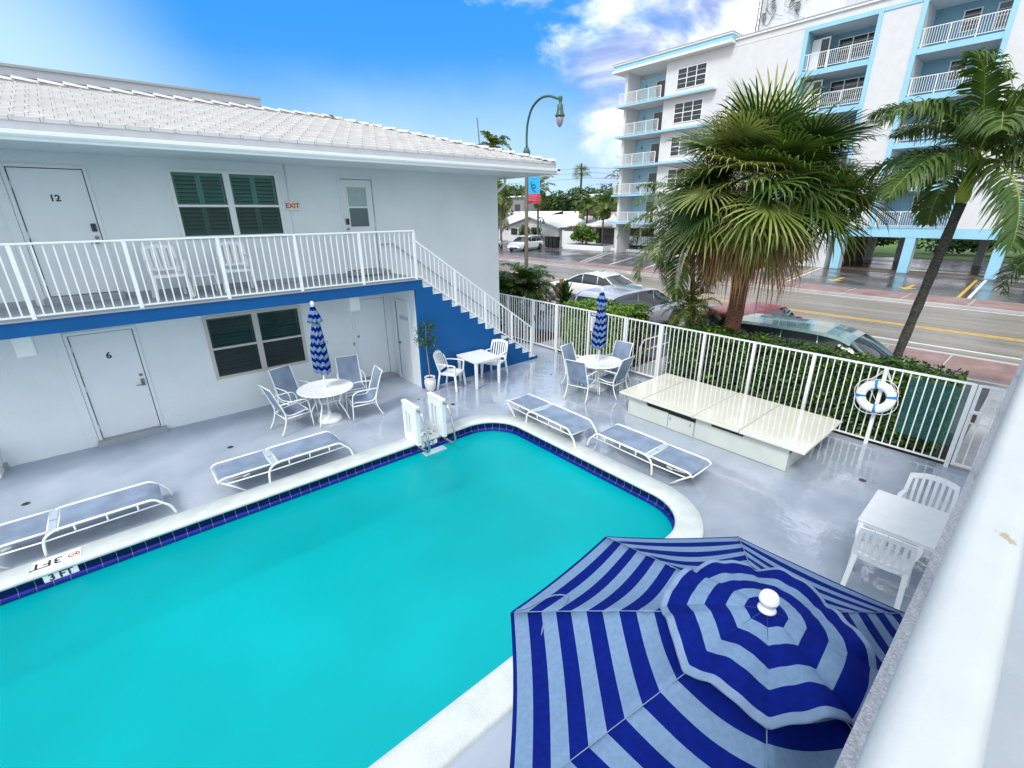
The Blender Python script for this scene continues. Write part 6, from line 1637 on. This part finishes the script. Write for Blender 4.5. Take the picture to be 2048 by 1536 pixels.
# ============================================================ BACKGROUND GREENERY
BG = 'trees behind the low house'
def tree(label, c, r, n, seed, size=.34, mats=('jung', 'leafd', 'hedge1'), mw=(.5, .35, .15), lobes=11): return bush('broadleaf_tree', label, 'tree', c, r, n, seed, list(mats), size, mw, group=BG, lobes=lobes)
tree('dark round tree just right of the banner, behind the white roof', (64, 62.0, 4.6), (4.0, 4.6, 3.6), 5000, 40)
tree('dark tree behind the small fluffy palms', (66, 56.5, 4.2), (4.5, 4.6, 3.2), 4600, 41)
tree('yellow-green tree mass left of the apartment corner', (58, 45.2, 4.6), (3.5, 3.0, 3.2), 4200, 42, mats=('hedge1', 'jung', 'hedge2'))
tree('dark tree showing under the eave next to the motel corner', (50, 63.5, 5.2), (4, 3.4, 4.0), 3200, 43)
tree('low dark tree behind the grey flat-topped house', (84, 96, 6.2), (8, 9, 4.5), 3200, 44, .5)
tree('far green canopy on the skyline beyond the utility pole', (98, 80, 7.2), (9, 12, 4.0), 3600, 45, .5)
tree('far green canopy on the skyline nearest the apartment corner', (92, 66, 6.4), (8, 8, 4.0), 3200, 46, .5)
bush('garden_bush', 'leafy green bush growing over the white planter wall', 'bush', (43.3, 38.0, 1.9), (1.4, 2.0, 1.25), 2600, 50, ['hedge1', 'hedge2', 'leafd'], .17, (.5, .3, .2))
bush('garden_bush', 'low bush in front of the white gable of the low house', 'bush', (46.8, 49.6, 1.2), (.9, 1.3, 1.0), 1300, 51, ['jung', 'leafd', 'hedge1'], .15)
bush('garden_bush', 'dark bush beside the small lamp in front of the house', 'bush', (46.6, 52.4, 1.4), (.9, 1.0, 1.2), 1300, 52, ['leafd', 'jung', 'hedge1'], .15)
bush('garden_bush', 'green bush at the right edge, beside the blue column of the apartments', 'bush', (42.3, 1.3, .9), (.8, 1.2, .9), 2400, 53, ['hedge1', 'leafd', 'hedge2'], .09)
bush('garden_bush', 'clipped hedge seen through the carport, left of its columns', 'bush', (58, 14.5, 1.3), (2, 5, 1.3), 3000, 54, ['jung', 'leafd', 'hedge1'], .2)
bush('garden_bush', 'clipped hedge seen through the carport, right of the leaning palm trunk', 'bush', (62, 4.0, 1.3), (2, 7, 1.3), 3400, 55, ['jung', 'leafd', 'hedge1'], .2)
PB = 'feather palms by the low house'
def fp(label, b, h, L, nf, seed, **k): return feather_palm('background_palm', label, (b[0], b[1], 0), (b[0], b[1] + k.pop('lean', 0), h), k.pop('r', .14), .11, L, nf, seed, k.pop('bark', 'bark'), k.pop('shaft', None), k.pop('nl', 26), k.pop('ll', .8), PB, k.pop('els', (80, -35)), w=k.pop('w', .06), **k)
fp('fluffy palm standing behind the left side of the brown chimney', (50.0, 43.3), 5.0, 2.3, 16, 60)
fp('fluffy palm standing right of the brown chimney on a thin leaning trunk', (47.6, 38.6), 4.9, 2.2, 16, 61, r=.08)
fp('coconut palm reaching out left of the apartment corner', (48.0, 35.6), 7.2, 3.4, 13, 62, ll=.9)
fp('brownish palm right behind the lamp banner', (44.0, 46.5), 7.0, 2.9, 15, 63, mats=('leaf1', 'leafdead', 'leafdead'))
fp('palm behind the motel corner, left of the lamp post', (38, 46.8), 6.4, 2.6, 14, 64)
fp('low palm by the wall of the low house at the left gap', (42, 52.5), 3.4, 2.4, 14, 65)
fp('palm crown peeking over the end of the tiled roof ridge', (26.5, 33.5), 9.3, 1.8, 15, 66, ll=.6)
fp('small palm in front of the gable, beside the far lamp', (44.6, 50.2), 2.0, 1.2, 12, 67, ll=.4, w=.03, r=.07)
fan_palm('fan_palm', 'lone slim fan palm on the skyline between lamp and apartments', (74, 66.0, 0), (74, 66.0, 11.2), .22, .18, 2.3, 34, 70, nseg=18, dead=0, group=PB)
fan_palm('fan_palm', 'fan palm in the small median at the right, beside the parked lot line', (43.2, 1.0, 0), (43.2, 1.0, 1.0), .25, .2, 1.6, 26, 71, nseg=18, dead=0)
spk = thing('roof_antenna', 'thin antenna whip beside the palm crown above the tiled roof', 'antenna', (26.0, 34.2, 0)); g = G(); g.tube([(0, 0, 5), (-.4, .2, 11.4)], .05, 6); obj('whip', g, 'dmetal', spk)
